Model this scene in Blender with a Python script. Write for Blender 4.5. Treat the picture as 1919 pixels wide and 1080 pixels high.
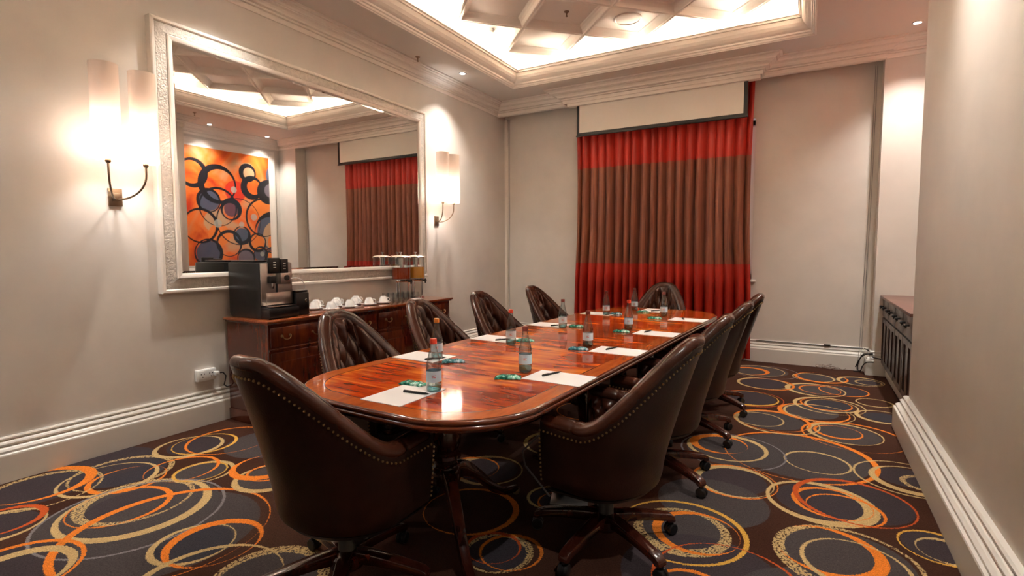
import bpy, bmesh, math, random
from math import sin, cos, pi, radians, sqrt, exp
from mathutils import Vector, Matrix
random.seed(7)
for o in list(bpy.data.objects): bpy.data.objects.remove(o)
SC = bpy.context.scene
COL = SC.collection

# ------------------------------------------------------------------ camera, world, exposure
H = 1.348
cam_d = bpy.data.cameras.new('camera'); cam = bpy.data.objects.new('camera', cam_d); COL.objects.link(cam)
cam_d.sensor_width = 36.0; cam_d.lens = 36.0 * 980.17 / 1919.0
cam_d.clip_start = 0.05
yaw, pitch, roll = 0.5176, -0.0689, -0.0026
_f = Vector((-sin(yaw)*cos(pitch), cos(yaw)*cos(pitch), sin(pitch)))
_r = Vector((cos(yaw), sin(yaw), 0)); _u = _r.cross(_f)
R_ = cos(roll)*_r + sin(roll)*_u; U_ = -sin(roll)*_r + cos(roll)*_u
m = Matrix.Identity(4)
for i in range(3):
    m[i][0] = R_[i]; m[i][1] = U_[i]; m[i][2] = -_f[i]
m[0][3], m[1][3], m[2][3] = 0, 0, H
cam.matrix_world = m
SC.camera = cam

world = bpy.data.worlds.new('world'); SC.world = world; world.use_nodes = True
bg = world.node_tree.nodes['Background']
bg.inputs[0].default_value = (0.62, 0.80, 1.0, 1); bg.inputs[1].default_value = 2.6

SC.view_settings.view_transform = 'Standard'; SC.view_settings.look = 'None'
SC.view_settings.gamma = 1.0; SC.view_settings.use_curve_mapping = False
SC.view_settings.exposure = 1.74
SC.cycles.transparent_max_bounces = 24

COVE_W, SCONCE_W, SPOT_W = 42.0, 5.2, 60.0

# ------------------------------------------------------------------ helpers
def rootobj(name, mesh=None, parent=None):
    o = bpy.data.objects.new(name, mesh); COL.objects.link(o)
    if parent is not None: o.parent = parent
    return o
def tag(o, label=None, cat=None, group=None, kind=None):
    if label: o['label'] = label
    if cat: o['category'] = cat
    if group: o['group'] = group
    if kind: o['kind'] = kind
    return o
def empty(name, loc=(0,0,0), rz=0):
    o = rootobj(name); o.location = loc; o.rotation_euler = (0,0,rz); o.empty_display_size = .1
    return o
class MB:
    """collects geometry, builds ONE mesh object"""
    def __init__(s): s.v = []; s.f = []
    def add(s, verts, faces):
        b = len(s.v); s.v += [tuple(p) for p in verts]; s.f += [tuple(i+b for i in f) for f in faces]; return s
    def box(s, x0,x1,y0,y1,z0,z1):
        return s.add([(x0,y0,z0),(x1,y0,z0),(x1,y1,z0),(x0,y1,z0),(x0,y0,z1),(x1,y0,z1),(x1,y1,z1),(x0,y1,z1)],
            [(0,3,2,1),(4,5,6,7),(0,1,5,4),(1,2,6,5),(2,3,7,6),(3,0,4,7)])
    def lathe(s, prof, n=24, c=(0,0), axis='z', caps=True):
        V=[]; F=[]
        for r,z in prof:
            for k in range(n):
                a=2*pi*k/n
                p=(c[0]+r*cos(a), c[1]+r*sin(a), z)
                V.append(p)
        for i in range(len(prof)-1):
            for k in range(n):
                F.append((i*n+k, i*n+(k+1)%n, (i+1)*n+(k+1)%n, (i+1)*n+k))
        if caps:
            if prof[0][0]>1e-6: F.append(tuple(reversed(range(n))))
            if prof[-1][0]>1e-6: F.append(tuple((len(prof)-1)*n+k for k in range(n)))
        return s.add(V,F)
    def tube(s, pts, r, n=8, closed=False, caps=True):
        pts=[Vector(p) for p in pts]; N=len(pts); V=[]; F=[]
        rr = r if callable(r) else (lambda i: r)
        up=None
        for i in range(N):
            if closed: t=(pts[(i+1)%N]-pts[i-1])
            else: t=pts[min(i+1,N-1)]-pts[max(i-1,0)]
            t.normalize()
            if up is None:
                up=Vector((0,0,1)) if abs(t.z)<.9 else Vector((1,0,0))
            a=t.cross(up)
            if a.length<1e-6: a=t.cross(Vector((1,0,.3)))
            a.normalize(); b=a.cross(t).normalized(); up=b
            q=rr(i); q=(q,q) if not isinstance(q,tuple) else q
            for k in range(n):
                w=2*pi*k/n; V.append(pts[i]+a*cos(w)*q[0]+b*sin(w)*q[1])
        for i in range(N if closed else N-1):
            j=(i+1)%N
            for k in range(n): F.append((i*n+k,i*n+(k+1)%n,j*n+(k+1)%n,j*n+k))
        if caps and not closed:
            F.append(tuple(reversed(range(n)))); F.append(tuple((N-1)*n+k for k in range(n)))
        return s.add(V,F)
    def ball(s, c, r, n=8, m_=5, sc=(1,1,1)):
        prof=[]; 
        V=[(c[0],c[1],c[2]-r*sc[2])]; F=[]
        for i in range(1,m_):
            a=-pi/2+pi*i/m_
            for k in range(n):
                w=2*pi*k/n; V.append((c[0]+r*sc[0]*cos(a)*cos(w), c[1]+r*sc[1]*cos(a)*sin(w), c[2]+r*sc[2]*sin(a)))
        V.append((c[0],c[1],c[2]+r*sc[2])); L=len(V)-1
        for k in range(n): F.append((0,1+(k+1)%n,1+k))
        for i in range(m_-2):
            for k in range(n): F.append((1+i*n+k,1+i*n+(k+1)%n,1+(i+1)*n+(k+1)%n,1+(i+1)*n+k))
        for k in range(n): F.append((L,1+(m_-2)*n+k,1+(m_-2)*n+(k+1)%n))
        return s.add(V,F)
    def grid(s, fn, nu, nv, flip=False):
        V=[fn(i/nu,j/nv) for i in range(nu+1) for j in range(nv+1)]
        F=[]
        for i in range(nu):
            for j in range(nv):
                q=(i*(nv+1)+j,(i+1)*(nv+1)+j,(i+1)*(nv+1)+j+1,i*(nv+1)+j+1)
                F.append(tuple(reversed(q)) if flip else q)
        return s.add(V,F)
    def extrude(s, poly, axis, a, b):
        """poly of 2D points extruded along an axis ('x','y','z') between a and b"""
        n=len(poly)
        def P(p,t): return {'x':(t,p[0],p[1]),'y':(p[0],t,p[1]),'z':(p[0],p[1],t)}[axis]
        V=[P(p,a) for p in poly]+[P(p,b) for p in poly]
        F=[tuple(range(n)),tuple(reversed(range(n,2*n)))]+[(i,i+n,(i+1)%n+n,(i+1)%n) for i in range(n)]
        return s.add(V,F)
    def mesh(s, name, mat, smooth=False, bevel=0, seg=2, ang=40):
        me=bpy.data.meshes.new(name); me.from_pydata(s.v,[],s.f); 
        bm=bmesh.new(); bm.from_mesh(me)
        bmesh.ops.remove_doubles(bm,verts=bm.verts,dist=1e-6)
        bmesh.ops.recalc_face_normals(bm,faces=bm.faces)
        if bevel>0:
            ed=[e for e in bm.edges if len(e.link_faces)==2 and e.calc_face_angle(0)>radians(30)]
            bmesh.ops.bevel(bm,geom=ed,offset=bevel,segments=seg,affect='EDGES',profile=.5,clamp_overlap=True)
        for fc in bm.faces: fc.smooth = smooth or bevel>0
        bm.to_mesh(me); bm.free()
        if smooth or bevel>0:
            try: me.set_sharp_from_angle(angle=radians(ang))
            except Exception: pass
        if mat: me.materials.append(mat)
        return me
    def build(s, name, mat, parent=None, smooth=False, bevel=0, seg=2, ang=40):
        return rootobj(name, s.mesh(name,mat,smooth,bevel,seg,ang), parent)
def copy_tree(o, parent=None):
    c=o.copy(); COL.objects.link(c); c.parent=parent
    for ch in o.children: copy_tree(ch,c)
    return c
def sweep(path, prof, closed=True, segs=None):
    """mitred sweep of prof [(offset to the left of travel, z)] along a 2D path; returns MB per segment"""
    N=len(path); P=[Vector(p) for p in path]; M=[]
    for i in range(N):
        d0=(P[i]-P[i-1]).normalized() if (closed or i>0) else (P[1]-P[0]).normalized()
        d1=(P[(i+1)%N]-P[i]).normalized() if (closed or i<N-1) else d0
        if not closed and i==0: d0=d1
        n0=Vector((-d0.y,d0.x)); n1=Vector((-d1.y,d1.x)); b=(n0+n1)
        b=b/ max(1e-6,(b.dot(n0))) if b.length>1e-6 else n0
        M.append(b)
    out=[]
    for i in (segs if segs is not None else range(N if closed else N-1)):
        j=(i+1)%N; k=len(prof); V=[]
        for q in (i,j):
            for o_,z in prof: V.append((P[q].x+M[q].x*o_, P[q].y+M[q].y*o_, z))
        F=[(a,a+k,(a+1)%k+k,(a+1)%k) for a in range(k)]+[tuple(range(k)),tuple(reversed(range(k,2*k)))]
        out.append(MB().add(V,F))
    return out

# ------------------------------------------------------------------ materials
def newmat(name):
    mt=bpy.data.materials.new(name); mt.use_nodes=True; nt=mt.node_tree
    return mt, nt, nt.nodes['Principled BSDF']
def N(nt,t,**kw):
    n=nt.nodes.new(t)
    for k,v in kw.items(): setattr(n,k,v)
    return n
def plain(name,col,rough=.5,metal=0,coat=0,spec=.5,noise=0,nscale=8,bump=0,bscale=60,trans=0,ior=1.45,emit=None,es=0,alpha=1,coat_rough=.1):
    mt,nt,b=newmat(name)
    b.inputs['Base Color'].default_value=(*col,1); b.inputs['Roughness'].default_value=rough; b.inputs['Metallic'].default_value=metal
    b.inputs['Coat Weight'].default_value=coat; b.inputs['Coat Roughness'].default_value=coat_rough; b.inputs['Specular IOR Level'].default_value=spec
    b.inputs['Transmission Weight'].default_value=trans; b.inputs['IOR'].default_value=ior
    if emit: b.inputs['Emission Color'].default_value=(*emit,1); b.inputs['Emission Strength'].default_value=es
    tc=N(nt,'ShaderNodeTexCoord')
    if noise:
        n=N(nt,'ShaderNodeTexNoise'); n.inputs['Scale'].default_value=nscale; n.inputs['Detail'].default_value=5
        nt.links.new(tc.outputs['Object'],n.inputs['Vector'])
        r=N(nt,'ShaderNodeValToRGB'); r.color_ramp.elements[0].position=.3; r.color_ramp.elements[1].position=.7
        r.color_ramp.elements[0].color=(*[c*(1-noise) for c in col],1); r.color_ramp.elements[1].color=(*[min(1,c*(1+noise)) for c in col],1)
        nt.links.new(n.outputs['Fac'],r.inputs['Fac']); nt.links.new(r.outputs['Color'],b.inputs['Base Color'])
    if bump:
        n2=N(nt,'ShaderNodeTexNoise'); n2.inputs['Scale'].default_value=bscale; n2.inputs['Detail'].default_value=4
        nt.links.new(tc.outputs['Object'],n2.inputs['Vector'])
        bp=N(nt,'ShaderNodeBump'); bp.inputs['Strength'].default_value=bump; bp.inputs['Distance'].default_value=.01
        nt.links.new(n2.outputs['Fac'],bp.inputs['Height']); nt.links.new(bp.outputs['Normal'],b.inputs['Normal'])
    return mt
def wood(name,dark,mid,light,stretch=(1.2,14,14),scale=2.2,rough=.16,coat=.6,figure=1.0,coord='Object',lo=.28,hi=.74):
    mt,nt,b=newmat(name); tc=N(nt,'ShaderNodeTexCoord'); mp=N(nt,'ShaderNodeMapping'); mp.inputs['Scale'].default_value=stretch
    nt.links.new(tc.outputs[coord],mp.inputs['Vector'])
    n1=N(nt,'ShaderNodeTexNoise'); n1.inputs['Scale'].default_value=scale; n1.inputs['Detail'].default_value=8; n1.inputs['Roughness'].default_value=.6; n1.inputs['Distortion'].default_value=.8
    nt.links.new(mp.outputs['Vector'],n1.inputs['Vector'])
    n2=N(nt,'ShaderNodeTexNoise'); n2.inputs['Scale'].default_value=1.7*figure; n2.inputs['Detail'].default_value=3
    nt.links.new(tc.outputs[coord],n2.inputs['Vector'])
    r=N(nt,'ShaderNodeValToRGB'); e=r.color_ramp.elements; e[0].position=lo; e[0].color=(*dark,1); e[1].position=hi; e[1].color=(*light,1)
    x=e.new(.5); x.color=(*mid,1)
    mx=N(nt,'ShaderNodeMath',operation='MULTIPLY_ADD'); mx.inputs[1].default_value=.5
    ad=N(nt,'ShaderNodeMath',operation='MULTIPLY'); ad.inputs[1].default_value=.5
    nt.links.new(n2.outputs['Fac'],ad.inputs[0]); nt.links.new(n1.outputs['Fac'],mx.inputs[0]); nt.links.new(ad.outputs[0],mx.inputs[2])
    nt.links.new(mx.outputs[0],r.inputs['Fac']); nt.links.new(r.outputs['Color'],b.inputs['Base Color'])
    b.inputs['Roughness'].default_value=rough; b.inputs['Coat Weight'].default_value=coat; b.inputs['Coat Roughness'].default_value=.04
    return mt
WALL=plain('wall_paint',(.66,.615,.56),.55,noise=.04,nscale=3,bump=.12,bscale=14)
CEIL=plain('ceiling_paint',(.70,.64,.57),.6)
TRIM=plain('trim_paint',(.82,.76,.69),.4)
PLASTER=plain('coffer_plaster',(.86,.79,.71),.6)
BASEP=plain('baseboard_paint',(.70,.67,.62),.32)
LEATHER=plain('brown_leather',(.019,.006,.004),.34,noise=.35,nscale=9,bump=.10,bscale=140,spec=.4)
LEATHER_IN=plain('tufted_leather',(.056,.016,.009),.2,noise=.35,nscale=7,bump=.08,bscale=140,spec=.5)
BRASS=plain('antique_brass',(.42,.30,.15),.32,metal=1)
BRONZE=plain('bronze_metal',(.30,.22,.15),.35,metal=1)
CHROME=plain('chrome',(.8,.8,.8),.12,metal=1)
STEEL=plain('brushed_steel',(.52,.48,.45),.32,metal=1,noise=.05,nscale=30)
BLACK=plain('black_plastic',(.012,.012,.013),.28)
BLACKM=plain('black_matte',(.015,.015,.016),.55)
WHITE=plain('white_plastic',(.82,.82,.80),.35)
CERAMIC=plain('white_ceramic',(.88,.88,.88),.12,coat=.4)
PAPER=plain('white_paper',(.90,.90,.92),.7)
MAHOG=wood('dark_mahogany',(.022,.004,.002),(.075,.014,.006),(.20,.045,.014),stretch=(9,9,1.2),rough=.2)
MAHOG_TOP=wood('sideboard_top_mahogany',(.07,.014,.005),(.20,.045,.012),(.36,.10,.03),stretch=(12,1.2,12),rough=.14)
MAHOG_LEG=wood('turned_mahogany',(.016,.003,.002),(.045,.009,.005),(.11,.024,.010),stretch=(8,8,1.5),rough=.18)
FIELD=wood('table_flame_mahogany',(.10,.008,.002),(.46,.055,.006),(.88,.24,.025),stretch=(1.0,8,8),scale=1.9,rough=.07,coat=0,figure=1.3,lo=.34,hi=.61)
BAND=wood('table_crossbanding',(.26,.040,.008),(.46,.10,.018),(.66,.19,.04),stretch=(14,2.2,6),scale=2.5,rough=.07,coat=0)
EDGE=wood('table_edge_mahogany',(.05,.009,.003),(.12,.022,.006),(.24,.05,.012),stretch=(4,4,10),rough=.14,coat=.8)
STRING=plain('dark_stringing',(.03,.012,.006),.15,coat=.8)
DARKWOOD=wood('dark_cabinet_wood',(.012,.006,.004),(.035,.016,.011),(.075,.036,.026),stretch=(8,1.2,8),rough=.3,coat=.2)
CABTOP=plain('cabinet_top_wood',(.16,.075,.055),.35,noise=.15)
SCREENW=plain('screen_fabric',(.72,.68,.62),.8)
def thin_glass(name,tint,edge,refl=1.0):
    mt,nt,b=newmat(name); nt.nodes.remove(b); out=nt.nodes['Material Output']
    lw=N(nt,'ShaderNodeLayerWeight'); lw.inputs[0].default_value=.5
    mc=N(nt,'ShaderNodeMix',data_type='RGBA'); mc.inputs[6].default_value=(*tint,1); mc.inputs[7].default_value=(*edge,1); nt.links.new(lw.outputs['Facing'],mc.inputs[0])
    tr=N(nt,'ShaderNodeBsdfTransparent'); nt.links.new(mc.outputs[2],tr.inputs[0])
    gl=N(nt,'ShaderNodeBsdfGlossy'); gl.inputs['Roughness'].default_value=.03
    pw=N(nt,'ShaderNodeMath',operation='POWER'); pw.inputs[1].default_value=3.0; nt.links.new(lw.outputs['Facing'],pw.inputs[0])
    m1=N(nt,'ShaderNodeMath',operation='MULTIPLY_ADD'); m1.inputs[1].default_value=.45*refl; m1.inputs[2].default_value=.05*refl; nt.links.new(pw.outputs[0],m1.inputs[0])
    mx=N(nt,'ShaderNodeMixShader'); nt.links.new(m1.outputs[0],mx.inputs[0]); nt.links.new(tr.outputs[0],mx.inputs[1]); nt.links.new(gl.outputs[0],mx.inputs[2]); nt.links.new(mx.outputs[0],out.inputs[0])
    return mt
GLASS=thin_glass('clear_glass',(.95,.97,.97),(.55,.60,.60),1.7)
BOTTLE=thin_glass('bottle_glass',(.86,.92,.93),(.36,.42,.44),2.1)
TEALG=thin_glass('bottle_base_tint',(.55,.86,.87),(.14,.50,.53),1.7)
def mirror_mat():
    mt,nt,b=newmat('mirror_silver'); b.inputs['Base Color'].default_value=(.86,.87,.86,1); b.inputs['Metallic'].default_value=1; b.inputs['Roughness'].default_value=.015
    return mt
MIRROR=mirror_mat()
CRACKLE=plain('silver_crackle_frame',(.60,.55,.49),.38,metal=.25,noise=.12,nscale=30,bump=1.0,bscale=75)
def shade_mat():
    mt,nt,b=newmat('lamp_shade_linen'); nt.nodes.remove(b); out=nt.nodes['Material Output']
    d=N(nt,'ShaderNodeBsdfDiffuse'); d.inputs[0].default_value=(.72,.55,.42,1)
    t=N(nt,'ShaderNodeBsdfTranslucent'); t.inputs[0].default_value=(.84,.81,.78,1)
    m_=N(nt,'ShaderNodeMixShader'); m_.inputs[0].default_value=.5
    nt.links.new(d.outputs[0],m_.inputs[1]); nt.links.new(t.outputs[0],m_.inputs[2]); nt.links.new(m_.outputs[0],out.inputs[0])
    return mt
SHADE=shade_mat()
def emis(name,col,s):
    mt,nt,b=newmat(name); b.inputs['Base Color'].default_value=(*col,1); b.inputs['Emission Color'].default_value=(*col,1); b.inputs['Emission Strength'].default_value=s
    return mt
LEDM=emis('cove_led',(1.0,.86,.70),COVE_W)
BULB=emis('lamp_bulb',(1.0,.95,.90),8.0)
LENS=emis('downlight_lens',(.85,.95,1.0),9.0)
def cloth(name,c1,c2,tr,trf):
    mt,nt,b=newmat(name); out=nt.nodes['Material Output']; tc=N(nt,'ShaderNodeTexCoord'); mp=N(nt,'ShaderNodeMapping'); mp.inputs['Scale'].default_value=(60,60,1.5)
    nt.links.new(tc.outputs['Object'],mp.inputs[0]); n=N(nt,'ShaderNodeTexNoise'); n.inputs['Scale'].default_value=1.5; n.inputs['Detail'].default_value=3
    nt.links.new(mp.outputs[0],n.inputs['Vector']); r=N(nt,'ShaderNodeValToRGB'); r.color_ramp.elements[0].color=(*c1,1); r.color_ramp.elements[1].color=(*c2,1)
    r.color_ramp.elements[0].position=.35; r.color_ramp.elements[1].position=.65
    nt.links.new(n.outputs['Fac'],r.inputs['Fac']); nt.links.new(r.outputs['Color'],b.inputs['Base Color']); b.inputs['Roughness'].default_value=.45
    b.inputs['Sheen Weight'].default_value=.0
    t=N(nt,'ShaderNodeBsdfTranslucent'); t.inputs[0].default_value=(*tr,1); mx=N(nt,'ShaderNodeMixShader'); mx.inputs[0].default_value=trf
    nt.links.new(b.outputs[0],mx.inputs[1]); nt.links.new(t.outputs[0],mx.inputs[2]); nt.links.new(mx.outputs[0],out.inputs[0])
    return mt
CUR_RED=cloth('curtain_red_satin',(.28,.009,.004),(.42,.018,.007),(.80,.05,.02),.08)
CUR_BROWN=cloth('curtain_rust_stripe',(.17,.050,.024),(.32,.105,.050),(.22,.07,.04),.05)

# circles and discs drawn with nodes (carpet, painting)
class Paint:
    def __init__(s,name,base,coord='Object'):
        s.mt,s.nt,s.b=newmat(name); s.tc=N(s.nt,'ShaderNodeTexCoord'); s.co=s.tc.outputs[coord]; s.L=s.nt.links
        s.cur=base
    def dist(s,c):
        v=N(s.nt,'ShaderNodeVectorMath',operation='DISTANCE'); s.L.new(s.co,v.inputs[0]); v.inputs[1].default_value=c; return v.outputs['Value']
    def math(s,op,a,b):
        n=N(s.nt,'ShaderNodeMath',operation=op)
        for i,q in enumerate((a,b)):
            if isinstance(q,(int,float)): n.inputs[i].default_value=q
            else: s.L.new(q,n.inputs[i])
        return n.outputs[0]
    def mix(s,fac,col):
        n=N(s.nt,'ShaderNodeMix',data_type='RGBA'); s.L.new(fac,n.inputs[0]) if not isinstance(fac,float) else None
        s.L.new(s.cur,n.inputs[6])
        if isinstance(col,tuple): n.inputs[7].default_value=(*col,1)
        else: s.L.new(col,n.inputs[7])
        s.cur=n.outputs[2]
    def disc(s,c,r,col,speck=None,k=1.0):
        f=s.math('LESS_THAN',s.dist(c),r)
        if speck is not None: f=s.math('MULTIPLY',f,speck)
        if k<1: f=s.math('MULTIPLY',f,k)
        s.mix(f,col)
    def ring(s,c,r,w,col,off=(0,0,0),speck=None,cut=None):
        a=s.math('LESS_THAN',s.dist(c),r); c2=tuple(c[i]+off[i] for i in range(3))
        b=s.math('GREATER_THAN',s.dist(c2),r-w); f=s.math('MULTIPLY',a,b)
        if speck is not None: f=s.math('MULTIPLY',f,speck)
        s.mix(f,col)

def carpet_mat():
    p=Paint('ring_pattern_carpet',None); nt=p.nt
    fz=N(nt,'ShaderNodeTexNoise'); fz.inputs['Scale'].default_value=170; fz.inputs['Detail'].default_value=1; p.L.new(p.co,fz.inputs['Vector'])
    f1=N(nt,'ShaderNodeVectorMath',operation='SUBTRACT'); p.L.new(fz.outputs['Color'],f1.inputs[0]); f1.inputs[1].default_value=(.5,.5,.5)
    f2=N(nt,'ShaderNodeVectorMath',operation='MULTIPLY_ADD'); p.L.new(f1.outputs[0],f2.inputs[0]); f2.inputs[1].default_value=(.016,.016,0); p.L.new(p.co,f2.inputs[2]); p.co=f2.outputs[0]
    n=N(nt,'ShaderNodeTexNoise'); n.inputs['Scale'].default_value=1.1; n.inputs['Detail'].default_value=2; p.L.new(p.co,n.inputs['Vector'])
    r=N(nt,'ShaderNodeValToRGB'); e=r.color_ramp.elements; e[0].position=.42; e[0].color=(.046,.017,.010,1); e[1].position=.60; e[1].color=(.064,.027,.017,1)
    p.L.new(n.outputs['Fac'],r.inputs['Fac']); p.cur=r.outputs['Color']
    sp=N(nt,'ShaderNodeTexNoise'); sp.inputs['Scale'].default_value=95; sp.inputs['Detail'].default_value=2; p.L.new(p.co,sp.inputs['Vector'])
    speck=p.math('GREATER_THAN',sp.outputs['Fac'],.46)
    GR=(.066,.056,.056); TAN=(.52,.36,.16); OR=(.72,.20,.025); RD=(.50,.085,.018); GOLD=(.62,.34,.06); GL=(.20,.18,.185); PU=(.048,.038,.043); NV=(.040,.038,.047)
    rnd=random.Random(5)
    # discs first: (x,y,r,col)
    discs=[(-.03,3.87,.43,GR),(-.42,3.76,.31,GR),(-.36,3.25,.20,PU),(-.42,2.92,.30,GR),(.10,3.2,.24,PU),(.26,3.3,.27,PU),(.18,2.64,.27,GR),(.55,2.95,.15,PU),(.54,3.79,.16,PU),(.26,4.5,.24,GR),(.02,5.0,.24,GR),(-.23,4.58,.25,GR),(.18,5.27,.2,NV),(.34,5.9,.2,PU),(.07,5.83,.22,GR),(-.38,5.85,.22,PU),(.1,6.4,.2,GR),(-.45,6.45,.3,GR),(.5,6.42,.2,PU),(.55,5.1,.14,NV),(-.46,5.2,.25,PU),(-.5,2.54,.2,GR),(-.35,2.2,.35,PU),(.1,2.15,.35,GR),
      (-3.64,1.54,.24,NV),(-3.02,1.31,.42,GR),(-3.1,1.35,.22,PU),(-3.8,1.18,.24,PU),(-3.23,1.78,.16,GR),(-3.70,2.02,.19,PU),(-2.68,1.3,.44,GR),(-2.44,1.3,.17,NV),(-3.46,.9,.18,PU),(-2.92,.78,.25,PU),(-2.78,1.93,.18,GR),(-3.9,1.55,.3,PU),(-1.92,1.3,.22,GR),(-1.18,1.94,.15,NV),(-1.7,2.67,.2,PU),(-1.19,2.52,.13,NV),(-2.3,2.1,.3,PU),(-3.3,2.3,.3,GR)]
    for x,y,r_,c in discs: p.disc((x,y,0),r_*.94,c,k=.9)
    T,S,O,G,Rr,Y='T','S','O','G','R','Y'
    rings=[(O,-.03,3.87,.45,.022,.012),(T,.08,3.8,.19,.014,.004),(T,-.46,3.8,.26,.030,.010),(O,-.52,3.84,.19,.03,.02),(G,-.42,3.75,.33,.010,0),(T,-.36,3.25,.225,.030,.018),(O,-.35,3.25,.235,.012,.004),
      (T,.09,3.19,.265,.045,.018),(O,.14,3.21,.19,.016,.008),(O,.2,3.16,.18,.010,.006),(Rr,.24,3.29,.285,.020,.008),(S,.18,2.64,.29,.035,.012),(O,.12,2.68,.22,.024,.02),(T,.21,2.61,.21,.018,.006),(Y,.55,2.95,.155,.016,.006),(T,.58,2.93,.12,.018,.010),
      (T,.54,3.78,.27,.012,0),(T,.57,3.76,.22,.030,.012),(S,.62,3.74,.12,.03,0),(T,.26,4.51,.245,.022,.010),(O,.31,4.47,.33,.014,.008),(O,.22,4.52,.16,.016,.008),(O,-.23,4.59,.28,.026,.014),(T,-.19,4.56,.30,.014,.006),(T,-.32,4.57,.185,.012,0),
      (O,.06,4.98,.265,.022,.014),(T,.10,4.98,.26,.012,.004),(T,.18,5.27,.275,.020,.010),(T,.2,5.27,.205,.016,.006),(O,.16,5.3,.2,.012,.006),(T,.08,5.82,.26,.030,.012),(O,.12,5.84,.18,.012,.006),(O,.32,5.9,.21,.012,.004),
      (T,-.38,5.85,.245,.020,.006),(O,-.34,5.84,.25,.012,.008),(T,.07,6.38,.20,.016,.006),(O,.14,6.41,.25,.024,.016),(T,-.48,6.45,.28,.018,.008),(O,-.55,6.4,.2,.03,.02),(G,-.4,6.42,.34,.010,0),(T,.49,6.42,.21,.022,.010),(T,.56,6.4,.12,.016,0),(T,.54,5.56,.145,.016,.004),(T,.55,5.11,.19,.024,.008),(Y,-.46,5.19,.26,.026,.014),(Rr,-.44,5.19,.28,.012,.004),
      (S,-.5,2.53,.225,.045,.012),(Y,-.5,2.54,.30,.016,.006),(O,-.44,2.55,.2,.022,.014),(O,-.37,2.08,.15,.014,.006),(S,.25,2.1,.28,.03,.01),(Rr,-.25,2.2,.3,.02,.01),
      (S,-3.64,1.54,.27,.024,.010),(T,-3.60,1.45,.25,.020,.008),(O,-3.5,1.5,.2,.018,.012),(T,-3.06,1.35,.345,.034,.014),(O,-3.16,1.32,.235,.018,.008),(S,-3.16,1.39,.275,.040,.016),(G,-3.0,1.31,.415,.014,0),(S,-3.77,1.19,.28,.024,.008),(O,-3.87,1.22,.26,.03,.02),
      (T,-3.21,1.79,.17,.020,.008),(Y,-3.23,1.78,.15,.014,.004),(O,-3.37,1.75,.205,.012,.008),(T,-3.72,1.98,.215,.026,.008),(Y,-3.68,2.07,.205,.014,.006),(O,-3.6,2.2,.28,.012,.006),
      (O,-2.68,1.31,.455,.022,.014),(T,-2.45,1.3,.18,.018,.008),(O,-2.38,1.36,.21,.026,.016),(T,-3.45,.91,.19,.03,.012),(Rr,-3.5,.95,.17,.02,.01),(O,-2.91,.79,.26,.018,.006),(T,-2.88,.8,.21,.034,.014),(T,-2.78,1.93,.20,.026,.012),(O,-2.95,2.02,.2,.03,.02),(O,-2.85,1.98,.13,.016,0),
      (S,-1.91,1.31,.24,.036,.014),(T,-2.1,1.15,.3,.02,.01),(S,-1.18,1.94,.16,.026,.010),(O,-1.13,1.97,.145,.014,.006),(Rr,-1.22,1.96,.13,.012,.006),(T,-1.7,2.67,.22,.026,.012),(O,-1.8,2.65,.17,.014,.008),(T,-1.19,2.53,.14,.012,.004),(O,-1.12,2.5,.13,.012,.006),
      (O,-1.5,2.2,.25,.018,.01),(T,-1.5,3.3,.25,.02,.01),(O,-1.1,3.4,.22,.02,.01),(T,-1.0,4.2,.24,.022,.01),(O,-1.6,4.1,.26,.02,.01),(T,-2.4,2.6,.24,.022,.01),(O,-2.6,3.3,.26,.02,.01),(T,-2.9,2.8,.2,.02,.01),(T,-2.5,4.2,.25,.022,.01),(O,-3.0,4.9,.26,.02,.01),(T,-3.3,5.6,.25,.02,.01),(O,-2.4,5.9,.26,.02,.01),(T,-1.4,6.2,.25,.02,.01),(T,-1.6,.5,.28,.03,.01),(O,-1.0,.9,.3,.03,.01),(T,-.2,1.2,.28,.03,.01),(O,-.5,1.6,.25,.02,.01)]
    cm={T:TAN,S:TAN,O:OR,G:GL,Rr:RD,Y:GOLD}
    for k,x,y,r_,w,of in rings:
        a=rnd.uniform(0,2*pi); p.ring((x,y,0),r_,w,cm[k],off=(1.5*of*cos(a),1.5*of*sin(a),0),speck=speck if k=='S' else None)
    yn=N(nt,'ShaderNodeTexNoise'); yn.inputs['Scale'].default_value=220; yn.inputs['Detail'].default_value=2; p.L.new(p.co,yn.inputs['Vector'])
    hs=N(nt,'ShaderNodeMix',data_type='RGBA',blend_type='MULTIPLY'); hs.inputs[0].default_value=1.0
    rr=N(nt,'ShaderNodeValToRGB'); rr.color_ramp.elements[0].position=.25; rr.color_ramp.elements[0].color=(.45,.45,.45,1); rr.color_ramp.elements[1].position=.75; rr.color_ramp.elements[1].color=(1.45,1.45,1.45,1)
    p.L.new(yn.outputs['Fac'],rr.inputs['Fac']); p.L.new(p.cur,hs.inputs[6]); p.L.new(rr.outputs['Color'],hs.inputs[7])
    p.L.new(hs.outputs[2],p.b.inputs['Base Color']); p.b.inputs['Roughness'].default_value=.95; p.b.inputs['Specular IOR Level'].default_value=.1
    bp=N(nt,'ShaderNodeBump'); bp.inputs['Strength'].default_value=.5; bp.inputs['Distance'].default_value=.006; p.L.new(yn.outputs['Fac'],bp.inputs['Height']); p.L.new(bp.outputs['Normal'],p.b.inputs['Normal'])
    return p.mt
CARPET=carpet_mat()

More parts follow.
